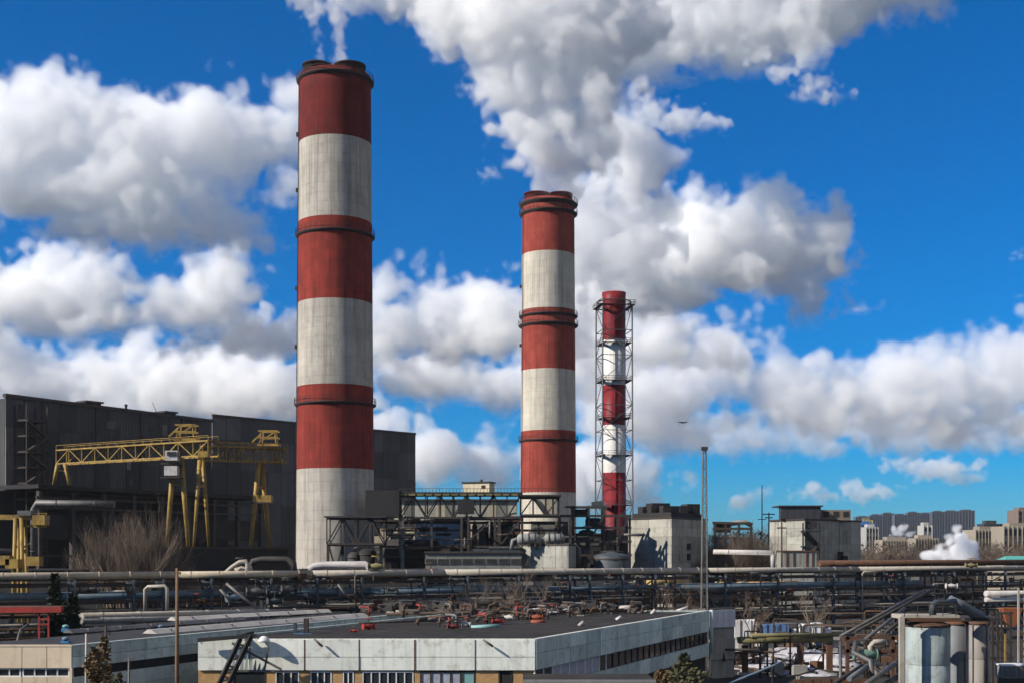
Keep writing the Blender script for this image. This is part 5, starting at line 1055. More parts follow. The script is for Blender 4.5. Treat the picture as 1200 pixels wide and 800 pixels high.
# dark clutter on the rear of the office roof
for i, (a_, b_, r, m_, t_) in enumerate((((452, 722), (735, 718), .16, BROWNP, 'brown'), ((470, 718.5), (700, 716.5), .2, DARKP, 'tarred'), ((500, 726), (642, 724), .12, RUSTP, 'rusty'), ((420, 733), (520, 730), .1, DARKP, 'thin black'), ((560, 728), (660, 721), .1, BROWNP, 'thin brown'))):
    gpipe('roof_pipe', '%s pipe lying across the dark roof among the valves' % t_, m_, [P(*a_, on_roof(*a_)) + Vector((0, 0, .3)), P(*b_, on_roof(*b_)) + Vector((0, 0, .3))], r, collar=4)
for i in range(85):
    px = R.choice((R.uniform(500, 700), R.uniform(420, 760))); py = 716 + 20 * R.random() ** 1.5; d = on_roof(px, py)
    if px > 600 and py > 731 - (px - 600) * .12: py = 719; d = on_roof(px, py)
    c = P(px, py, d); v = thing('roof_fitting', 'dingy pipe fitting among the valves on the dark roof', 'fitting', c, 'fittings on the dark roof')
    m_ = R.choice((RUSTP, DARKP, STEEL, BROWNP, BROWNP, GALV, REDP)); h = R.uniform(.4, 1.1); q = R.uniform(0, 3); ux = Vector((math.cos(q), math.sin(q), 0))
    MB().tube([c - Vector((0, 0, .1)), c + Vector((0, 0, h)), c + Vector((0, 0, h + .12)) + ux * .15, c + Vector((0, 0, h + .15)) + ux * R.uniform(.5, 1.4)], R.uniform(.08, .18), 8).build('elbow_pipe', m_, v)
    MB().tube([c + Vector((0, 0, h * .5)), c + Vector((0, 0, h * .5 + .1))], R.uniform(.22, .34), 10).build('flange', R.choice((RUSTP, STEEL, GALV)), v)

for i in range(15):
    px = 432 + i * 22 + R.uniform(-7, 7); py = 716.6 + R.uniform(0, 1.6); d = on_roof(px, py); c = P(px, py, d); w = R.uniform(.8, 2.2); h = R.uniform(.5, 1.3)
    v = thing('roof_plant_box', 'dark plant box along the rear of the flat roof', 'box', c, 'plant boxes on the dark roof'); m_ = R.choice((STEEL, DARKP, BROWNP, SOOT, RUSTP))
    pbox(v, 'box', m_, c + Vector((0, 0, h / 2 + .1)), (w, .9, h), R.uniform(-.4, .6)); pbox(v, 'lid', R.choice((STEEL, GALV)), c + Vector((0, 0, h + .15)), (w * 1.05, 1.0, .1), .1); ptube(v, 'pipe', RUSTP, [c + Vector((w / 2, 0, .4)), c + Vector((w / 2 + .8, 0, .45)), c + Vector((w / 2 + .9, 0, -.1))], .09)
seam = MB()
for i in range(16):
    a_ = FA + (FB - FA) * ((i + .5) / 16); seam.slab(a_ + fd * .4, a_ + fd * 47.4, FZ - .119, FZ - .105, .08)
tag(seam.build('roof_seam', mat('roof_seam_tar', (.02, .018, .016), (.045, .038, .03), .8, scale=1.5), bpy.data.objects['panel_office']), None, None, None, 'stuff')
# ------------------------------------------------------------------ the town beyond
FLATM = mat('hazy_shaded_flats', (0.085, 0.10, 0.125), (0.065, 0.078, 0.10), .85, scale=.02, obj_var=.15)  # shade and blue distance haze are mixed into this dark tone
FLATD = mat('flat_windows', (0.035, 0.042, 0.055), (0.03, 0.036, 0.048), .5, scale=.1)
def flats(label, px0, px1, y_top, d, m=FLATM, floors=14, bays=6, deep=16, group='blocks of flats far away', y_base=None):
    x0, x1 = X_at(px0, d), X_at(px1, d); zt = Z_at(y_top, d)
    o = thing('block_of_flats', label, 'building', ((x0 + x1) / 2, d, 0), group)
    MB().box(((x0 + x1) / 2, d + deep / 2, zt / 2), (x1 - x0, deep, zt)).build('wall', m, o)
    MB().box(((x0 + x1) / 2, d + deep / 2, zt + 1), ((x1 - x0) * .6, deep * .5, 2)).build('roof_house', m, o)
    w = MB(); c = (x1 - x0) / bays
    for i in range(bays):
        for j in range(floors):
            z = zt * (j + .5) / floors; w.box((x0 + c * (i + .5), d - .1, z), (c * .5, .5, zt / floors * .5))
    tag(w.build('window', FLATD, o), None, None, None, 'stuff')
    b = MB()
    for i in range(bays + 1): b.box((x0 + c * i, d - .5, zt / 2), (c * .14, 1.2, zt))
    b.build('balcony_stack', m, o)
    return o
D7 = 2300
for i, (a_, b_, y, t_) in enumerate(((1003, 1020, 605, 'lowest far slab at the near end of the row'), (1020.5, 1034, 603, 'second low far slab of the row'), (1034.5, 1048, 601, 'third far slab, a little taller'), (1048.5, 1063, 602.5, 'far slab behind the small white steam'), (1063.5, 1078, 600, 'far slab in the middle of the row'), (1078.5, 1092, 601, 'far slab past the middle of the row'), (1092.5, 1107, 599, 'tall far slab next to the tower pair'), (1107.5, 1124, 598.5, 'first far tower of the tall pair at the row end'), (1124.5, 1142, 597.5, 'tallest far tower at the very end of the row'))):
    flats('hazy dark blue grey ' + t_, a_, b_, y, D7 + (i % 3) * 60, floors=20, bays=5)
LOWB = mat('pale_far_render', (.33, .28, .215), (.26, .225, .18), .9, scale=.05, obj_var=.2)
WHTB = mat('white_far_render', (.42, .41, .385), (.35, .34, .32), .9, scale=.05, obj_var=.12)
flats('bright blue sheet hall with a yellow stripe in front of the far slabs', 1006, 1025, 613, 950, mat('far_blue', (.05, .16, .38), (.04, .13, .3), .7, scale=.05), 3, 6, 20, 'low buildings before the far flats')
flats('yellow roof block beside the bright blue hall', 1012, 1022, 609, 980, mat('far_yellow', (.6, .5, .2), (.5, .4, .2), .8), 2, 3, 12, 'low buildings before the far flats')
flats('narrow white block with dark windows near the blue hall', 1015, 1029, 617, 900, WHTB, 6, 4, 14, 'low buildings before the far flats')
flats('long beige works building before the far slabs', 1034, 1072, 632, 820, LOWB, 3, 12, 18, 'low buildings before the far flats')
flats('beige works building with darker bays next to the long one', 1073, 1099, 630, 800, LOWB, 3, 8, 16, 'low buildings before the far flats')
flats('white stair tower among the beige works buildings', 1082, 1092, 615, 830, WHTB, 6, 2, 12, 'low buildings before the far flats')
flats('long cream works building near the frame edge beyond the trees', 1143, 1188, 620, 760, LOWB, 4, 12, 22, 'low buildings before the far flats')
flats('dark flat topped workshop on the cream works roof line', 1153, 1174, 613, 800, TOPD, 2, 6, 12, 'low buildings before the far flats')
flats('cream block at the frame edge with two window rows', 1176, 1230, 616, 740, LOWB, 4, 10, 20, 'low buildings before the far flats')
flats('brown tower at the very frame edge', 1193, 1215, 597, 900, mat('far_brown', (.2, .15, .12), (.16, .12, .1), .9), 10, 4, 20, 'low buildings before the far flats')
o = thing('green_roof_shed', 'low shed with a bright turquoise roof at the frame edge below the trees', 'shed', (X_at(1195, 330), 330, 0)); x0, x1 = X_at(1176, 330), X_at(1240, 330)
MB().box(((x0 + x1) / 2, 336, Z_at(660, 330) / 2), (x1 - x0, 12, Z_at(660, 330))).build('wall', LOWB, o)
z0, z1 = Z_at(660, 330), Z_at(651, 330); MB().add([(x0, 329.5, z0), (x1, 329.5, z0), (x1, 342.5, z0), (x0, 342.5, z0), (x0 + 3, 336, z1), (x1, 336, z1)], [(0, 1, 5, 4), (2, 3, 4, 5), (3, 0, 4), (1, 2, 5), (3, 2, 1, 0)]).build('roof', mat('turquoise_roof', (.10, .36, .31), (.08, .29, .26), .6), o)
# dark fence line and yard sheds that close the view under the bridge
for i, (a_, b_, y, d, m_, t_) in enumerate(((836, 905, 672, 300, SOOT, 'long black shed behind the bridge, past the lattice mast'), (905, 1010, 668, 318, SOOT, 'long black shed wall below the panel boiler house'), (1010, 1110, 664, 340, TOPD, 'low black shed beneath the far trees'), (1100, 1260, 663, 352, STEEL, 'brown black low shed under the turquoise roof'), (350, 500, 668, 268, SOOT, 'black low shed at the foot of the tallest chimney'), (600, 740, 668, 262, TOPD, 'dark low shed under the beige block'), (-80, 130, 668, 262, SOOT, 'black low shed below the low yellow crane'), (120, 350, 672, 272, SOOT, 'black long shed under the bare shrubs'))):
    v = thing('yard_shed', t_, 'shed', (X_at((a_ + b_) / 2, d), d, 0)); x0, x1 = X_at(a_, d), X_at(b_, d); zt = Z_at(y, d)
    MB().box(((x0 + x1) / 2, d + 4, zt / 2), (x1 - x0, 8, zt)).build('wall', m_, v); MB().box(((x0 + x1) / 2, d + 3.6, zt + .15), (x1 - x0 + .6, 9.4, .3)).build('roof', SOOT, v)
    n = max(3, int((x1 - x0) / 5))
    for k in range(n):
        if R.random() < .8: pbox(v, 'door' if R.random() < .4 else 'wall_panel', R.choice((STEEL, BLUEST, RUSTP, DARKP, GREENG)), (x0 + (x1 - x0) * (k + .5) / n, d - .06, R.uniform(1.5, max(1.6, zt - 2.5))), (R.uniform(1.2, 3.5), .2, R.uniform(1.2, 3)))
# bird
o = MB(); c = P(800, 494.5, 140)
def wing(s):
    pts = [(0, .16, 0), (.28 * s, .14, .10), (.62 * s, .02, .06), (.60 * s, -.03, .05), (.3 * s, -.06, .09), (0, -.12, 0)]
    v0 = [c + Vector(p) for p in pts]; v1 = [p + Vector((0, 0, -.03)) for p in v0]
    n = len(pts); fs = [tuple(range(n)), tuple(reversed(range(n, 2 * n)))] + [(i, i + n, (i + 1) % n + n, (i + 1) % n) for i in range(n)]
    o.add(v0 + v1, fs)
wing(1); wing(-1)
o.tube([c + Vector((-.30, 0, -.02)), c + Vector((-.2, 0, 0)), c + Vector((-.02, 0, -.02)), c + Vector((.2, 0, -.03)), c + Vector((.36, 0, -.02))], [.03, .06, .09, .05, .02], 8)
tag(o.build('bird', mat('dark_feathers', (.05, .05, .055), (.03, .03, .035), .8), None, c), 'small dark bird gliding with spread wings above the lattice mast', 'bird')
# ------------------------------------------------------------------ bare trees, scrub, conifers
def bare_tree_mesh(seed, h, spread=1.0, levels=4, stems=1, r0=None):
    r_ = random.Random(seed); tr, br = MB(), MB()
    def grow(p, dv, L_, r, lev):
        n = 3; pts = [p]; rs = [r]; q = p.copy(); dd = dv.copy()
        for i in range(n):
            dd = (dd + Vector((r_.uniform(-.22, .22), r_.uniform(-.22, .22), r_.uniform(-.02, .14)))).normalized(); q = q + dd * L_ / n; pts.append(q.copy()); rs.append(max(.006, r * (1 - .55 * (i + 1) / n)))
        (tr if lev == 0 else br).tube(pts, rs, 6 if lev == 0 else 3, lev == 0)
        if lev < levels:
            k = r_.choice((4, 5, 6)) if lev < 2 else r_.choice((3, 4, 5))
            for i in range(k):
                t_ = r_.uniform(.35, 1.0) if lev else r_.uniform(.3, 1.0); ii = min(n - 1, int(t_ * n)); b = pts[ii].lerp(pts[ii + 1], t_ * n - ii)
                az = r_.uniform(0, 2 * math.pi); el = r_.uniform(.35, .95) / spread
                nd = (dd * el + Vector((math.cos(az), math.sin(az), .25)) * .6 * spread).normalized()
                grow(b, nd, L_ * r_.uniform(.45, .68), rs[ii] * .55, lev + 1)
    for s in range(stems):
        a_ = r_.uniform(0, 6.28); off = Vector((math.cos(a_), math.sin(a_), 0)) * (r_.uniform(0, .12) * h if stems > 1 else 0)
        grow(off, (Vector((r_.uniform(-.15, .15), r_.uniform(-.15, .15), 1)) + off * (.5 / h)).normalized(), h * r_.uniform(.42, .6), r0 or h * .018, 0)
    return tr, br
BARK2 = mat('grey_brown_twigs', (0.17, 0.125, 0.09), (0.11, 0.08, 0.06), .9, scale=3)
PINKB = mat('pinkish_birch_twigs', (0.30, 0.21, 0.17), (0.22, 0.15, 0.12), .9, scale=3)
PROTO = []
for i in range(5):
    tr, br = bare_tree_mesh(300 + i, 9, 1.0, 4, 1, .17); PROTO.append((tr.mesh('trunk', BARK), br.mesh('branches', BARK2)))
SHRUB = []
for i in range(4):
    tr, br = bare_tree_mesh(400 + i, 8, .55, 3, 12, .075); SHRUB.append((tr.mesh('stem', BARK2), br.mesh('branches', BARK2)))
def place(name, label, cat, meshes, x, y, s, rz, group=None, z=0.0, names=('trunk', 'branches')):
    t = thing(name, label, cat, (x, y, z), group); t.rotation_euler = (0, 0, rz); t.scale = (s, s, s)
    for m_, n_ in zip(meshes, names): link(n_, m_, t)
    return t
lab = 'bare brown tree in the belt of trees before the far flats'
for i in range(190):
    px = R.uniform(1004, 1245); d = R.uniform(390, 730)
    y_top = R.uniform(627, 644) if px > 1040 else R.uniform(632, 646)
    h = Z_at(y_top, d); place('bare_tree', lab, 'tree', R.choice(PROTO), X_at(px, d), d, h / 9 / .95, R.uniform(0, 6.28), 'bare trees before the far flats')
lab = 'bare brown scrub bush among the scrub between the panel block and boiler house'
for i in range(26):
    px = R.uniform(832, 905); d = R.uniform(298, 345); h = Z_at(R.uniform(618, 640), d) * R.uniform(.8, 1)
    place('scrub_bush', lab, 'bush', R.choice(SHRUB), X_at(px, d), d, h / 7.5, R.uniform(0, 6.28), 'scrub beside the boiler house', 0, ('stem', 'branches'))
lab = 'dark bare tree among the scrub between the panel block and boiler house'
for i in range(34):
    px = R.uniform(834, 903); d = R.uniform(325, 372); h = Z_at(R.uniform(612, 634), d)
    place('bare_tree', lab, 'tree', R.choice(PROTO), X_at(px, d), d, h / 8.6, R.uniform(0, 6.28), 'bare trees in the scrub')
for i, (px, d, y_top, t_) in enumerate(((126, 262, 622, 'tall many stemmed bare shrub before the black hall bays, nearest the grey bent pipe'), (140, 258, 612, 'tallest many stemmed bare shrub in front of the black hall bays'), (155, 262, 610, 'dense bare shrub in the middle of the thicket by the hall'), (168, 259, 616, 'bare shrub just before the slanting crane leg'), (178, 263, 630, 'lower bare shrub at the foot of the slanting crane leg'), (116, 266, 634, 'lowest bare shrub of the thicket by the grey bent pipe'), (208, 256, 648, 'small dark bare shrub between the crane legs'), (146, 254, 618, 'front bare shrub of the thicket by the hall'), (164, 253, 622, 'front right bare shrub of the hall thicket'.replace(' right', ' outer')))):
    place('bare_shrub', t_, 'shrub', SHRUB[i % 4], X_at(px, d), d, Z_at(y_top, d) / 7.2, i * 1.3, 'bare shrubs by the hall', 0, ('stem', 'branches'))
for i, (px, d, y_top, m_, t_) in enumerate(((568, 152, 668, 1, 'thin bare tree rising through the pipe bridge behind the red valves, the nearer twin'), (582, 158, 664, 2, 'thin bare tree beside its twin behind the red valves'), (634, 160, 662, 3, 'bare tree in front of the beige block, behind the brightest valve'), (795, 170, 664, 0, 'bare tree near the lattice mast behind the far roof end'), (883, 172, 668, 4, 'thin pinkish bare tree beyond the mossy pipe'), (952, 178, 664, 2, 'slim bare tree crossing the pipe bridge past the mossy pipe'))):
    place('bare_tree', t_, 'tree', PROTO[m_], X_at(px, d), d, Z_at(y_top, d) / 8.6, i * 2.1, 'bare trees at the pipe bridge')
tr, br = bare_tree_mesh(77, 11, 1.0, 5, 2, .12); tb = (tr.mesh('trunk', PINKB), br.mesh('branches', PINKB))
place('bare_tree', 'pinkish bare birch in front of the beige gable end', 'tree', tb, X_at(18, 74), 74, .85, .4)
place('bare_tree', 'pinkish bare birch half cut by the frame edge beside the beige gable', 'tree', tb, X_at(-8, 78), 78, .8, 2.4)
# leafy sprays: conifers and evergreen bushes made of many small leaf faces
def spray(seed, h, r, n, prof, leaf=.16):
    r_ = random.Random(seed); m_ = MB()
    for i in range(n):
        z = r_.random() ** .8; rr = r * prof(z) * math.sqrt(r_.uniform(.15, 1)) * (1 + .35 * noise.noise(Vector((z * 5, i % 7, seed)))); a_ = r_.uniform(0, 6.28)
        c = Vector((math.cos(a_) * rr, math.sin(a_) * rr, z * h)); d1 = Vector((r_.uniform(-1, 1), r_.uniform(-1, 1), r_.uniform(-.3, 1))).normalized() * leaf * r_.uniform(.6, 1.5); d2 = d1.orthogonal().normalized() * leaf * .35
        m_.add([c - d2 * .5, c + d1 * .5 - d2, c + d1, c + d1 * .5 + d2], [(0, 1, 2, 3)])
    return m_
CONI = mat('dark_conifer_green', (.022, .030, .020), (.032, .04, .024), .9, scale=4, obj_var=.1); BRNB = mat('brown_evergreen', (.11, .075, .035), (.16, .10, .045), .9, scale=3)
GRNB = mat('yellow_green_bush', (.075, .066, .03), (.055, .055, .028), .9, scale=3)
def leafy(name, label, cat, x, y, h, r, n, prof, m_, leaf, seed):
    t = thing(name, label, cat, (x, y, 0)); link('crown', spray(seed, h, r, n, prof, leaf).mesh('crown', m_), t)
    k = MB().tube([(0, 0, 0), (0, 0, h * .5), (0, 0, h * .93)], [r * .10, r * .07, .02], 6)
    b = random.Random(seed)
    for i in range(14):
        z = b.uniform(.1, .85); a_ = b.uniform(0, 6.28); rr = r * prof(z) * .8; k.tube([(0, 0, z * h), (math.cos(a_) * rr, math.sin(a_) * rr, z * h + rr * .25)], [.035, .012], 4, False)
    link('trunk', k.mesh('trunk', BARK), t)
    return t
cone = lambda z: (1 - z) ** .8 * .95 + .05
egg = lambda z: math.sin(min(1, z * .86 + .14) * math.pi) ** .6
leafy('conifer', 'slim dark conifer standing before the pipe bridge above the red canopy', 'tree', X_at(64, 122), 122, Z_at(675, 122), 1.5, 2600, cone, CONI, .4, 1)
leafy('conifer', 'smaller dark conifer next to the red canopy end', 'tree', X_at(86, 120), 120, Z_at(698, 120), 1.4, 2200, cone, CONI, .38, 2)
leafy('conifer', 'low dark conifer behind the red canopy posts', 'tree', X_at(74, 126), 126, Z_at(705, 126), 1.6, 1800, cone, CONI, .4, 3)
leafy('evergreen_bush', 'brown conical bush between the two short posts at the gable corner', 'bush', X_at(111, 82), 82, Z_at(760, 82), 1.1, 1500, lambda z: egg(z) * (.7 + .45 * math.sin(z * 23)), BRNB, .26, 4)
leafy('evergreen_bush', 'brown bush with a thin top in front of the wing flank', 'bush', X_at(122, 84), 84, Z_at(748, 84), .7, 1300, egg, BRNB, .24, 5)
leafy('evergreen_bush', 'olive brown bush below the office flank windows', 'bush', X_at(802, 104), 104, Z_at(768, 104), 2.4, 2300, lambda z: egg(z) * (.75 + .4 * math.sin(z * 19)), GRNB, .34, 6)
leafy('evergreen_bush', 'reddish brown bush beside the olive one', 'bush', X_at(776, 102), 102, Z_at(786, 102), 1.6, 1800, egg, BRNB, .26, 7)
leafy('evergreen_bush', 'small yellow shrub at the foot of the black hall below the low crane', 'bush', X_at(140, 80), 80, Z_at(790, 80), .8, 900, egg, GRNB, .22, 8)
bpy.data.objects[-1] if False else None
for o in S.objects:
    if o.get('label') == 'small yellow shrub at the foot of the black hall below the low crane': o['label'] = 'small yellow green shrub low in front of the wing flank'

# the undergrowth between those far trees
r_ = random.Random(5); m_ = MB()
for i in range(9000):
    q_ = i % 4; d = r_.uniform(330, 375) if q_ == 0 else r_.uniform(430, 640); x = X_at(r_.uniform(832, 904) if q_ == 0 else r_.uniform(1000, 1260), d); z = r_.uniform(0, 1) ** 1.4 * (Z_at(626 if q_ == 0 else 638, d)); c = Vector((x, d, z)); a_ = r_.uniform(0, 6.28)
    u = Vector((math.cos(a_), math.sin(a_) * .6, r_.uniform(.3, 1.6))).normalized() * r_.uniform(.8, 2.2); w = u.orthogonal().normalized() * r_.uniform(.1, .3)
    m_.add([c - w, c + u * .5 + w * 1.5, c + u, c + u * .4 - w], [(0, 1, 2, 3)])
tag(m_.build('undergrowth', BARK), 'dark tangled undergrowth between the bare trees', None, None, 'stuff')
# ------------------------------------------------------------------ clouds and steam: torn closed shells filled with scattering air
import numpy as np
def vol(name, density, color=(1, 1, 1), g=0.0):
    if name in MATS: return MATS[name]
    m = bpy.data.materials.new(name); m.use_nodes = True; MATS[name] = m
    N, L = m.node_tree.nodes, m.node_tree.links
    N.remove(N['Principled BSDF'])
    v = N.new('ShaderNodeVolumeScatter'); v.inputs['Color'].default_value = color + (1.0,)
    v.inputs['Density'].default_value = density; v.inputs['Anisotropy'].default_value = g
    L.new(v.outputs[0], N['Material Output'].inputs['Volume'])
    return m
def lattice_noise(shape, wave, rng):
    "smooth random field over a voxel grid, about +-1, with the given wavelength in voxels"
    g = [int(n / wave) + 4 for n in shape]
    f = rng.standard_normal(g).astype('f4')
    for ax, n in enumerate(shape):
        t = np.arange(n) / wave + 1.0 + rng.uniform(0, 0.9); i = np.floor(t).astype(int); u = t - i
        M = np.zeros((n, g[ax]), 'f4'); r = np.arange(n)
        for o_, w in ((-1, (1 - u) ** 3 / 6), (0, (3 * u ** 3 - 6 * u ** 2 + 4) / 6), (1, (-3 * u ** 3 + 3 * u ** 2 + 3 * u + 1) / 6), (2, u ** 3 / 6)):
            M[r, np.clip(i + o_, 0, g[ax] - 1)] += w
        f = np.moveaxis(np.tensordot(M, f, axes=(1, ax)), 0, ax)
    return f / 0.42
def surface_nets(f):
    "closed quad surface of f > 0 (f negative on the border)"
    ins = f > 0
    s0, s1, s2 = f.shape
    cs = np.zeros((s0 - 1, s1 - 1, s2 - 1), 'u1')
    for a_ in (0, 1):
        for b_ in (0, 1):
            for c_ in (0, 1): cs += ins[a_:s0 - 1 + a_, b_:s1 - 1 + b_, c_:s2 - 1 + c_]
    act = (cs > 0) & (cs < 8)
    ix = np.argwhere(act); idx = -np.ones(act.shape, 'i4'); idx[act] = np.arange(len(ix))
    acc = np.zeros((len(ix), 3), 'f4'); cnt = np.zeros(len(ix), 'f4')
    for ax in range(3):
        for p in (0, 1):
            for q in (0, 1):
                o0 = [0, 0, 0]; oth = [k for k in range(3) if k != ax]
                o0[oth[0]], o0[oth[1]] = p, q; o1 = list(o0); o1[ax] = 1
                v0 = f[tuple((ix + o0).T)]; v1 = f[tuple((ix + o1).T)]
                cr = (v0 > 0) != (v1 > 0); t = np.where(cr, v0 / np.where(v0 - v1 == 0, 1, v0 - v1), 0)
                pos = np.array(o0, 'f4')[None] + np.zeros_like(acc); pos[:, ax] += t
                acc += np.where(cr[:, None], pos, 0); cnt += cr
    vs = ix + acc / cnt[:, None]
    quads = []
    for ax in range(3):
        sl0 = [slice(None)] * 3; sl1 = [slice(None)] * 3; sl0[ax] = slice(0, -1); sl1[ax] = slice(1, None)
        a_, b_ = ins[tuple(sl0)], ins[tuple(sl1)]
        e_ = np.argwhere(a_ != b_); sg = a_[tuple(e_.T)]
        u, w = (ax + 1) % 3, (ax + 2) % 3
        ok = (e_[:, u] > 0) & (e_[:, w] > 0); e_, sg = e_[ok], sg[ok]
        def at(du, dw):
            q = e_.copy(); q[:, u] -= du; q[:, w] -= dw; return idx[tuple(q.T)]
        q = np.stack([at(1, 1), at(0, 1), at(0, 0), at(1, 0)], 1)
        q[~sg] = q[~sg][:, ::-1]
        quads.append(q)
    return vs, np.concatenate(quads)
def vapour_object(name, balls, d, voxel, waves, mats, inner, seed, base=None, rough=1.0, bias=0.0):
    """closed shells round the pixel-unit ellipsoids (x, depth, -y, rx, rdepth, ry), torn by noise of several wavelengths
    (wavelength, amplitude, billow); a thin outer shell and a dense inner one; scaled to metres at depth d"""
    nr = np.random.default_rng(seed)
    B = np.array(balls, 'f4')
    pad = 12 + sum(w[1] for w in waves)
    lo = (B[:, :3] - B[:, 3:]).min(0) - pad; hi = (B[:, :3] + B[:, 3:]).max(0) + pad
    shp = tuple(int(x) for x in np.ceil((hi - lo) / voxel)); ax = [lo[i] + voxel * np.arange(shp[i], dtype='f4') for i in range(3)]
    f = np.full(shp, -1e3, 'f4')
    for b_ in B:
        q = np.sqrt(((ax[0] - b_[0]) / b_[3])[:, None, None] ** 2 + ((ax[1] - b_[1]) / b_[4])[None, :, None] ** 2 + ((ax[2] - b_[2]) / b_[5])[None, None, :] ** 2)
        f = np.maximum(f, (1 - q) * min(b_[3], b_[4], b_[5]))
    for wv, amp, bil in waves:
        n = lattice_noise(shp, wv / voxel, nr)
        f += amp * (np.abs(n) * 1.5 - 0.9 if bil else n) * rough
    f += bias
    if base is not None:
        f = np.minimum(f, (ax[2] + base)[None, None, :] * 0.45 + 4 * lattice_noise(shp, 22 / voxel, nr) + 2 * lattice_noise(shp, 9 / voxel, nr))
    f[[0, -1]] = -60; f[:, [0, -1]] = -60; f[:, :, [0, -1]] = -60
    vs, fs, mi = [], [], []; n0 = 0
    for k, lev in enumerate(tuple(inner)):
        g = f - lev
        if not (g > 0).any(): continue
        v, q = surface_nets(g)
        vs.append(v); fs.append(q + n0); mi.append(np.full(len(q), k, 'i4')); n0 += len(v)
    v = np.concatenate(vs) * voxel + lo; q = np.concatenate(fs); mi = np.concatenate(mi)
    k = d / FPX
    c = v.mean(0)
    pts = ((v - c) * k).astype('f4')
    me = bpy.data.meshes.new(name); me.vertices.add(len(pts)); me.vertices.foreach_set('co', pts.ravel())
    me.loops.add(q.size); me.loops.foreach_set('vertex_index', q.ravel().astype('i4'))
    me.polygons.add(len(q)); me.polygons.foreach_set('loop_start', np.arange(0, q.size, 4, dtype='i4'))
    me.polygons.foreach_set('material_index', mi)
    for m_ in mats: me.materials.append(m_)
    me.update(calc_edges=True); me.validate()
    return link(name, me, None, Vector(((c[0] - 600) * k, d + c[1] * k, CZ + (HZ + c[2]) * k)))
def px_balls(blobs, deep=0.85, rng=None):
    return [(b_[0], (rng.uniform(-.35, .35) * b_[3] if rng else 0) + (b_[4] if len(b_) > 4 else 0), -b_[1], b_[2], max(4.0, deep * math.sqrt(b_[2] * b_[3])), b_[3]) for b_ in blobs]
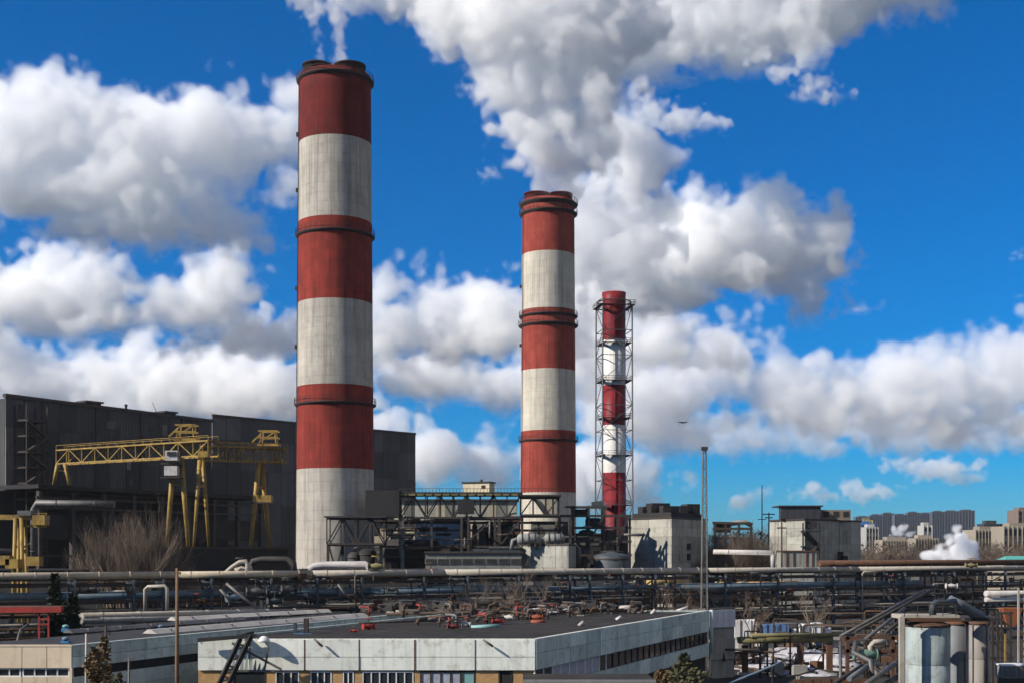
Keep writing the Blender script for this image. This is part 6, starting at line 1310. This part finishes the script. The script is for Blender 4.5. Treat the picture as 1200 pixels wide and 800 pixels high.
CLOUDS = [
 ('big white cumulus with billowing top reaching from the frame edge to the tallest chimney', 5000, 300, .85,
  [(60, 165, 110, 56), (46, 112, 36, 16), (170, 168, 120, 54), (270, 170, 95, 60), (330, 158, 50, 50), (110, 225, 130, 45), (230, 260, 70, 32), (150, 262, 120, 30), (330, 215, 40, 35)]),
 ('flat based white cumulus over the dark hall, under the biggest cloud', 5600, 392, 1.0,
  [(70, 350, 90, 42), (110, 335, 60, 36), (10, 345, 60, 36), (190, 360, 60, 34), (255, 350, 66, 46), (270, 325, 40, 26), (160, 380, 120, 14)]),
 ('small puffy cloud tucked against the tallest chimney at mid height', 5800, 420, 1.0,
  [(310, 398, 70, 22), (345, 390, 40, 24), (235, 412, 22, 8)]),
 ('long lilac grey cloud bank low behind the dark hall roof', 6500, 500, 1.0,
  [(40, 450, 90, 40), (130, 450, 60, 40), (100, 425, 40, 18), (220, 460, 80, 34), (310, 465, 70, 40), (300, 440, 50, 22), (10, 430, 40, 22), (360, 470, 60, 26)]),
 ('white heap cloud between the two large chimneys', 3900, 425, 1.0,
  [(545, 375, 60, 50), (560, 345, 40, 24), (480, 390, 50, 32), (600, 380, 60, 48), (460, 400, 30, 22), (640, 390, 50, 40), (455, 345, 12, 6)]),
 ('soft grey cloud layer under the heap cloud between the chimneys', 6000, 476, 1.0,
  [(530, 448, 90, 28), (600, 455, 60, 28), (470, 445, 36, 22), (650, 450, 60, 30)]),
 ('low pale cloud sheet over the steel gallery roof', 8000, 570, 1.0,
  [(550, 535, 70, 30), (600, 540, 40, 34), (500, 545, 40, 24), (460, 500, 26, 12)]),
 ('large bright cumulus beyond the chimney steam, its round end in clear sky', 4600, 372, 1.0,
  [(850, 300, 90, 58), (760, 300, 90, 66), (930, 305, 58, 55), (880, 255, 60, 26), (700, 330, 70, 60), (960, 300, 32, 36), (800, 345, 90, 26)]),
 ('dark grey shaded cloud between the bright cumulus and the lattice stack', 6200, 440, 1.0,
  [(780, 408, 50, 36), (740, 400, 50, 40), (690, 420, 60, 44), (810, 420, 30, 20)]),
 ('long cumulus bank stretching to the frame edge above the distant flats', 6800, 530, .7,
  [(840, 440, 60, 50), (850, 410, 38, 24), (900, 450, 60, 42), (780, 470, 70, 46), (960, 470, 60, 34), (1050, 455, 70, 40), (1060, 430, 46, 18), (1120, 460, 60, 40), (1192, 432, 62, 48), (1245, 436, 70, 50), (850, 490, 90, 20), (1130, 490, 80, 22)]),
 ('thin bluish cloud layer spread under the long bank, fraying at its lower edge', 7400, None, .4,
  [(1000, 502, 120, 18), (880, 512, 110, 15), (1120, 512, 110, 16), (1200, 500, 60, 22), (960, 520, 90, 10), (800, 500, 60, 18)]),
 ('small flat cloudlets low over the distant flats', 9000, 568, 1.0,
  [(1090, 548, 44, 12), (1130, 560, 18, 7), (1060, 545, 28, 8)]),
 ('tiny paired cloudlets above the panelled boiler house', 9000, 590, 1.0,
  [(945, 573, 18, 7), (998, 575, 12, 9), (1025, 578, 22, 8), (960, 583, 26, 5)]),
 ('bright low cloud rising beside the lattice stack', 7800, 600, 1.0,
  [(755, 570, 34, 28), (800, 582, 46, 14), (740, 595, 50, 20), (850, 577, 14, 5), (690, 560, 40, 30)]),
 ('wide grey cloud deck crossing the top edge of the sky', 4300, 90, 1.0,
  [(820, 30, 130, 52), (930, 10, 110, 40), (1010, -10, 80, 32), (760, 50, 70, 50), (850, -40, 220, 50), (720, 20, 70, 60)]),
 ('torn cloud rag at the top edge beside the thick steam', 4300, 24, 1.0,
  [(470, 2, 60, 16), (520, 22, 30, 16), (450, -14, 60, 18)]),
 ('small ragged cloud fragment floating alone above the bright cumulus', 4200, 160, 1.0,
  [(770, 128, 20, 14), (800, 142, 26, 14), (828, 145, 22, 11), (760, 120, 10, 10)]),
 ('broken wisp of cloud trailing below the grey deck', 4200, 126, 1.0,
  [(890, 68, 14, 10), (915, 85, 20, 9), (950, 100, 16, 12), (968, 114, 20, 8), (985, 112, 8, 4)]),
 ('tiny cloud scrap in the blue above the middle chimney', 4200, 212, 1.0, [(574, 203, 9, 8)]),
 ('little cloud at the frame edge above the long bank', 6000, 310, 1.0, [(1200, 303, 12, 7), (1222, 300, 20, 9)]),
]
for ci, (lab, d, flat, dens, blobs) in enumerate(CLOUDS):
    rng = random.Random(100 + ci); k = d / FPX
    size = max(min(b_[2], b_[3]) for b_ in blobs)
    mats = [vol('%s_cloud_air_%d_%d' % (n_, d, dens * 100), v_ / k * dens) for n_, v_ in (('misty', .006), ('thin', .016), ('full', .018), ('thick', .016))]
    if size > 25: vx, wv, inn = 2.1, ((70, 9, 0), (34, 9, 1), (16, 6, 1), (8, 4.2, 0), (4.6, 2.6, 0)), (-3.0, .8, 4.5, 10.0)
    elif size > 14: vx, wv, inn = 1.6, ((34, 5, 0), (16, 5, 1), (8, 3.6, 1), (4.5, 2.4, 0)), (-2.2, .4, 3.0, 7.0)
    else: vx, wv, inn = 1.2, ((14, 2.8, 0), (7, 2.8, 1), (4, 2.2, 0)), (-1.4, .3, 2.0, 4.5)
    o = vapour_object('cloud', px_balls(blobs, 0.62, rng), d, vx, wv, mats, inn, 50 + ci, flat, 1.0, 6.0 if size > 25 else 3.0 if size > 14 else 1.2)
    tag(o, lab, 'cloud', 'clouds in the blue sky')
# steam from the chimneys
def steam(label, blobs, d, dens, vx, wv, inn, seed, name='steam_plume', cat='steam', thin=.028, thick=.05, bias=0.0, deep=.8):
    k = d / FPX
    o = vapour_object(name, px_balls(blobs, deep, random.Random(seed)), d, vx, wv, [vol('misty_steam_%d_%d' % (d, seed), thin * .2 / k * dens), vol('thin_steam_%d_%d' % (d, seed), thin * .65 / k * dens), vol('thick_steam_%d_%d' % (d, seed), thick * .55 / k * dens)], (-inn[0] * .55, inn[0] * .1, inn[0]), seed, None, 1.0, bias)
    return tag(o, label, cat)
steam('thick white steam column billowing from the middle chimney, widening toward the top edge',
      [(664, 214, 24, 18), (666, 224, 18, 14), (662, 200, 32, 22), (656, 178, 46, 32), (650, 140, 66, 46), (638, 92, 84, 56), (625, 40, 96, 60), (615, -10, 116, 62), (690, 85, 46, 64), (690, 20, 66, 64), (555, 22, 44, 42), (600, -60, 140, 50), (694, 182, 34, 34)],
      417, 1.0, 2.0, ((60, 8, 0), (30, 8, 1), (15, 5.5, 1), (8, 3.6, 0), (4.5, 2.0, 0)), (4.0,), 7, bias=7.0, deep=.7)
steam('grey ragged steam drifting behind the thick column down to the bright cumulus',
      [(725, 215, 46, 46), (745, 192, 26, 30), (708, 165, 26, 40), (735, 255, 44, 34), (695, 262, 40, 40), (715, 300, 50, 36)], 900, .8, 2.0, ((40, 8, 0), (22, 8, 1), (11, 4, 1), (6, 2, 0)), (4.0,), 8, bias=5.0, deep=.5)
for i, (pts, t_) in enumerate((([(374, 66, 5, 6), (374, 57, 5, 8), (373, 47, 6, 9), (371, 37, 7, 10), (368, 26, 9, 10), (364, 14, 11, 11), (358, 2, 14, 12), (352, -10, 16, 12)], 'outer'), ([(400, 66, 5, 6), (399, 57, 5, 8), (398, 47, 6, 9), (397, 36, 7, 10), (395, 25, 8, 10), (394, 13, 9, 11), (392, 1, 10, 12), (390, -11, 12, 12)], 'inner'))):
    steam('thin torn %s steam wisp over the tallest chimney' % t_, pts, 300, 1.1, .9, ((14, 2.3, 0), (7, 1.8, 1), (3.6, 1.2, 0)), (2.2,), 20 + i, 'steam_wisp', bias=.2)
steam('white ground steam cloud puffing up behind the pipe bridge before the bare trees', [(1105, 653, 14, 6), (1122, 645, 16, 16), (1136, 652, 14, 9), (1126, 630, 8, 12), (1112, 646, 10, 9), (1142, 657, 8, 4)], 380, 1.2, .9, ((14, 3.2, 0), (7, 3.2, 1), (4, 2.2, 0)), (2.4,), 31, 'ground_steam', thin=.10, thick=.16, bias=.2)
steam('small white steam puff among the beige works buildings', [(1052, 624, 7, 4), (1058, 618, 6, 6), (1064, 626, 4, 3), (1047, 620, 3, 4)], 780, 1.2, .7, ((8, 1.5, 0), (4, 1.2, 1)), (1.4,), 32, 'ground_steam', thin=.12)
# thin air between here and the far flats
hz = bpy.data.materials.new('haze_air'); hz.use_nodes = True
N, L = hz.node_tree.nodes, hz.node_tree.links; N.remove(N['Principled BSDF'])
pv = N.new('ShaderNodeVolumePrincipled'); pv.inputs['Color'].default_value = (0.93, 0.96, 1.0, 1.0); pv.inputs['Density'].default_value = HAZE; pv.inputs['Anisotropy'].default_value = 0.2
L.new(pv.outputs[0], N['Material Output'].inputs['Volume'])
m_ = MB().box((0, 1450, 113), (3600, 3300, 228)); m_.v = [(x * (1.0), y, z) for x, y, z in m_.v]
tag(m_.build('haze', hz), 'thin pale haze filling the air over the works', None, None, 'stuff')
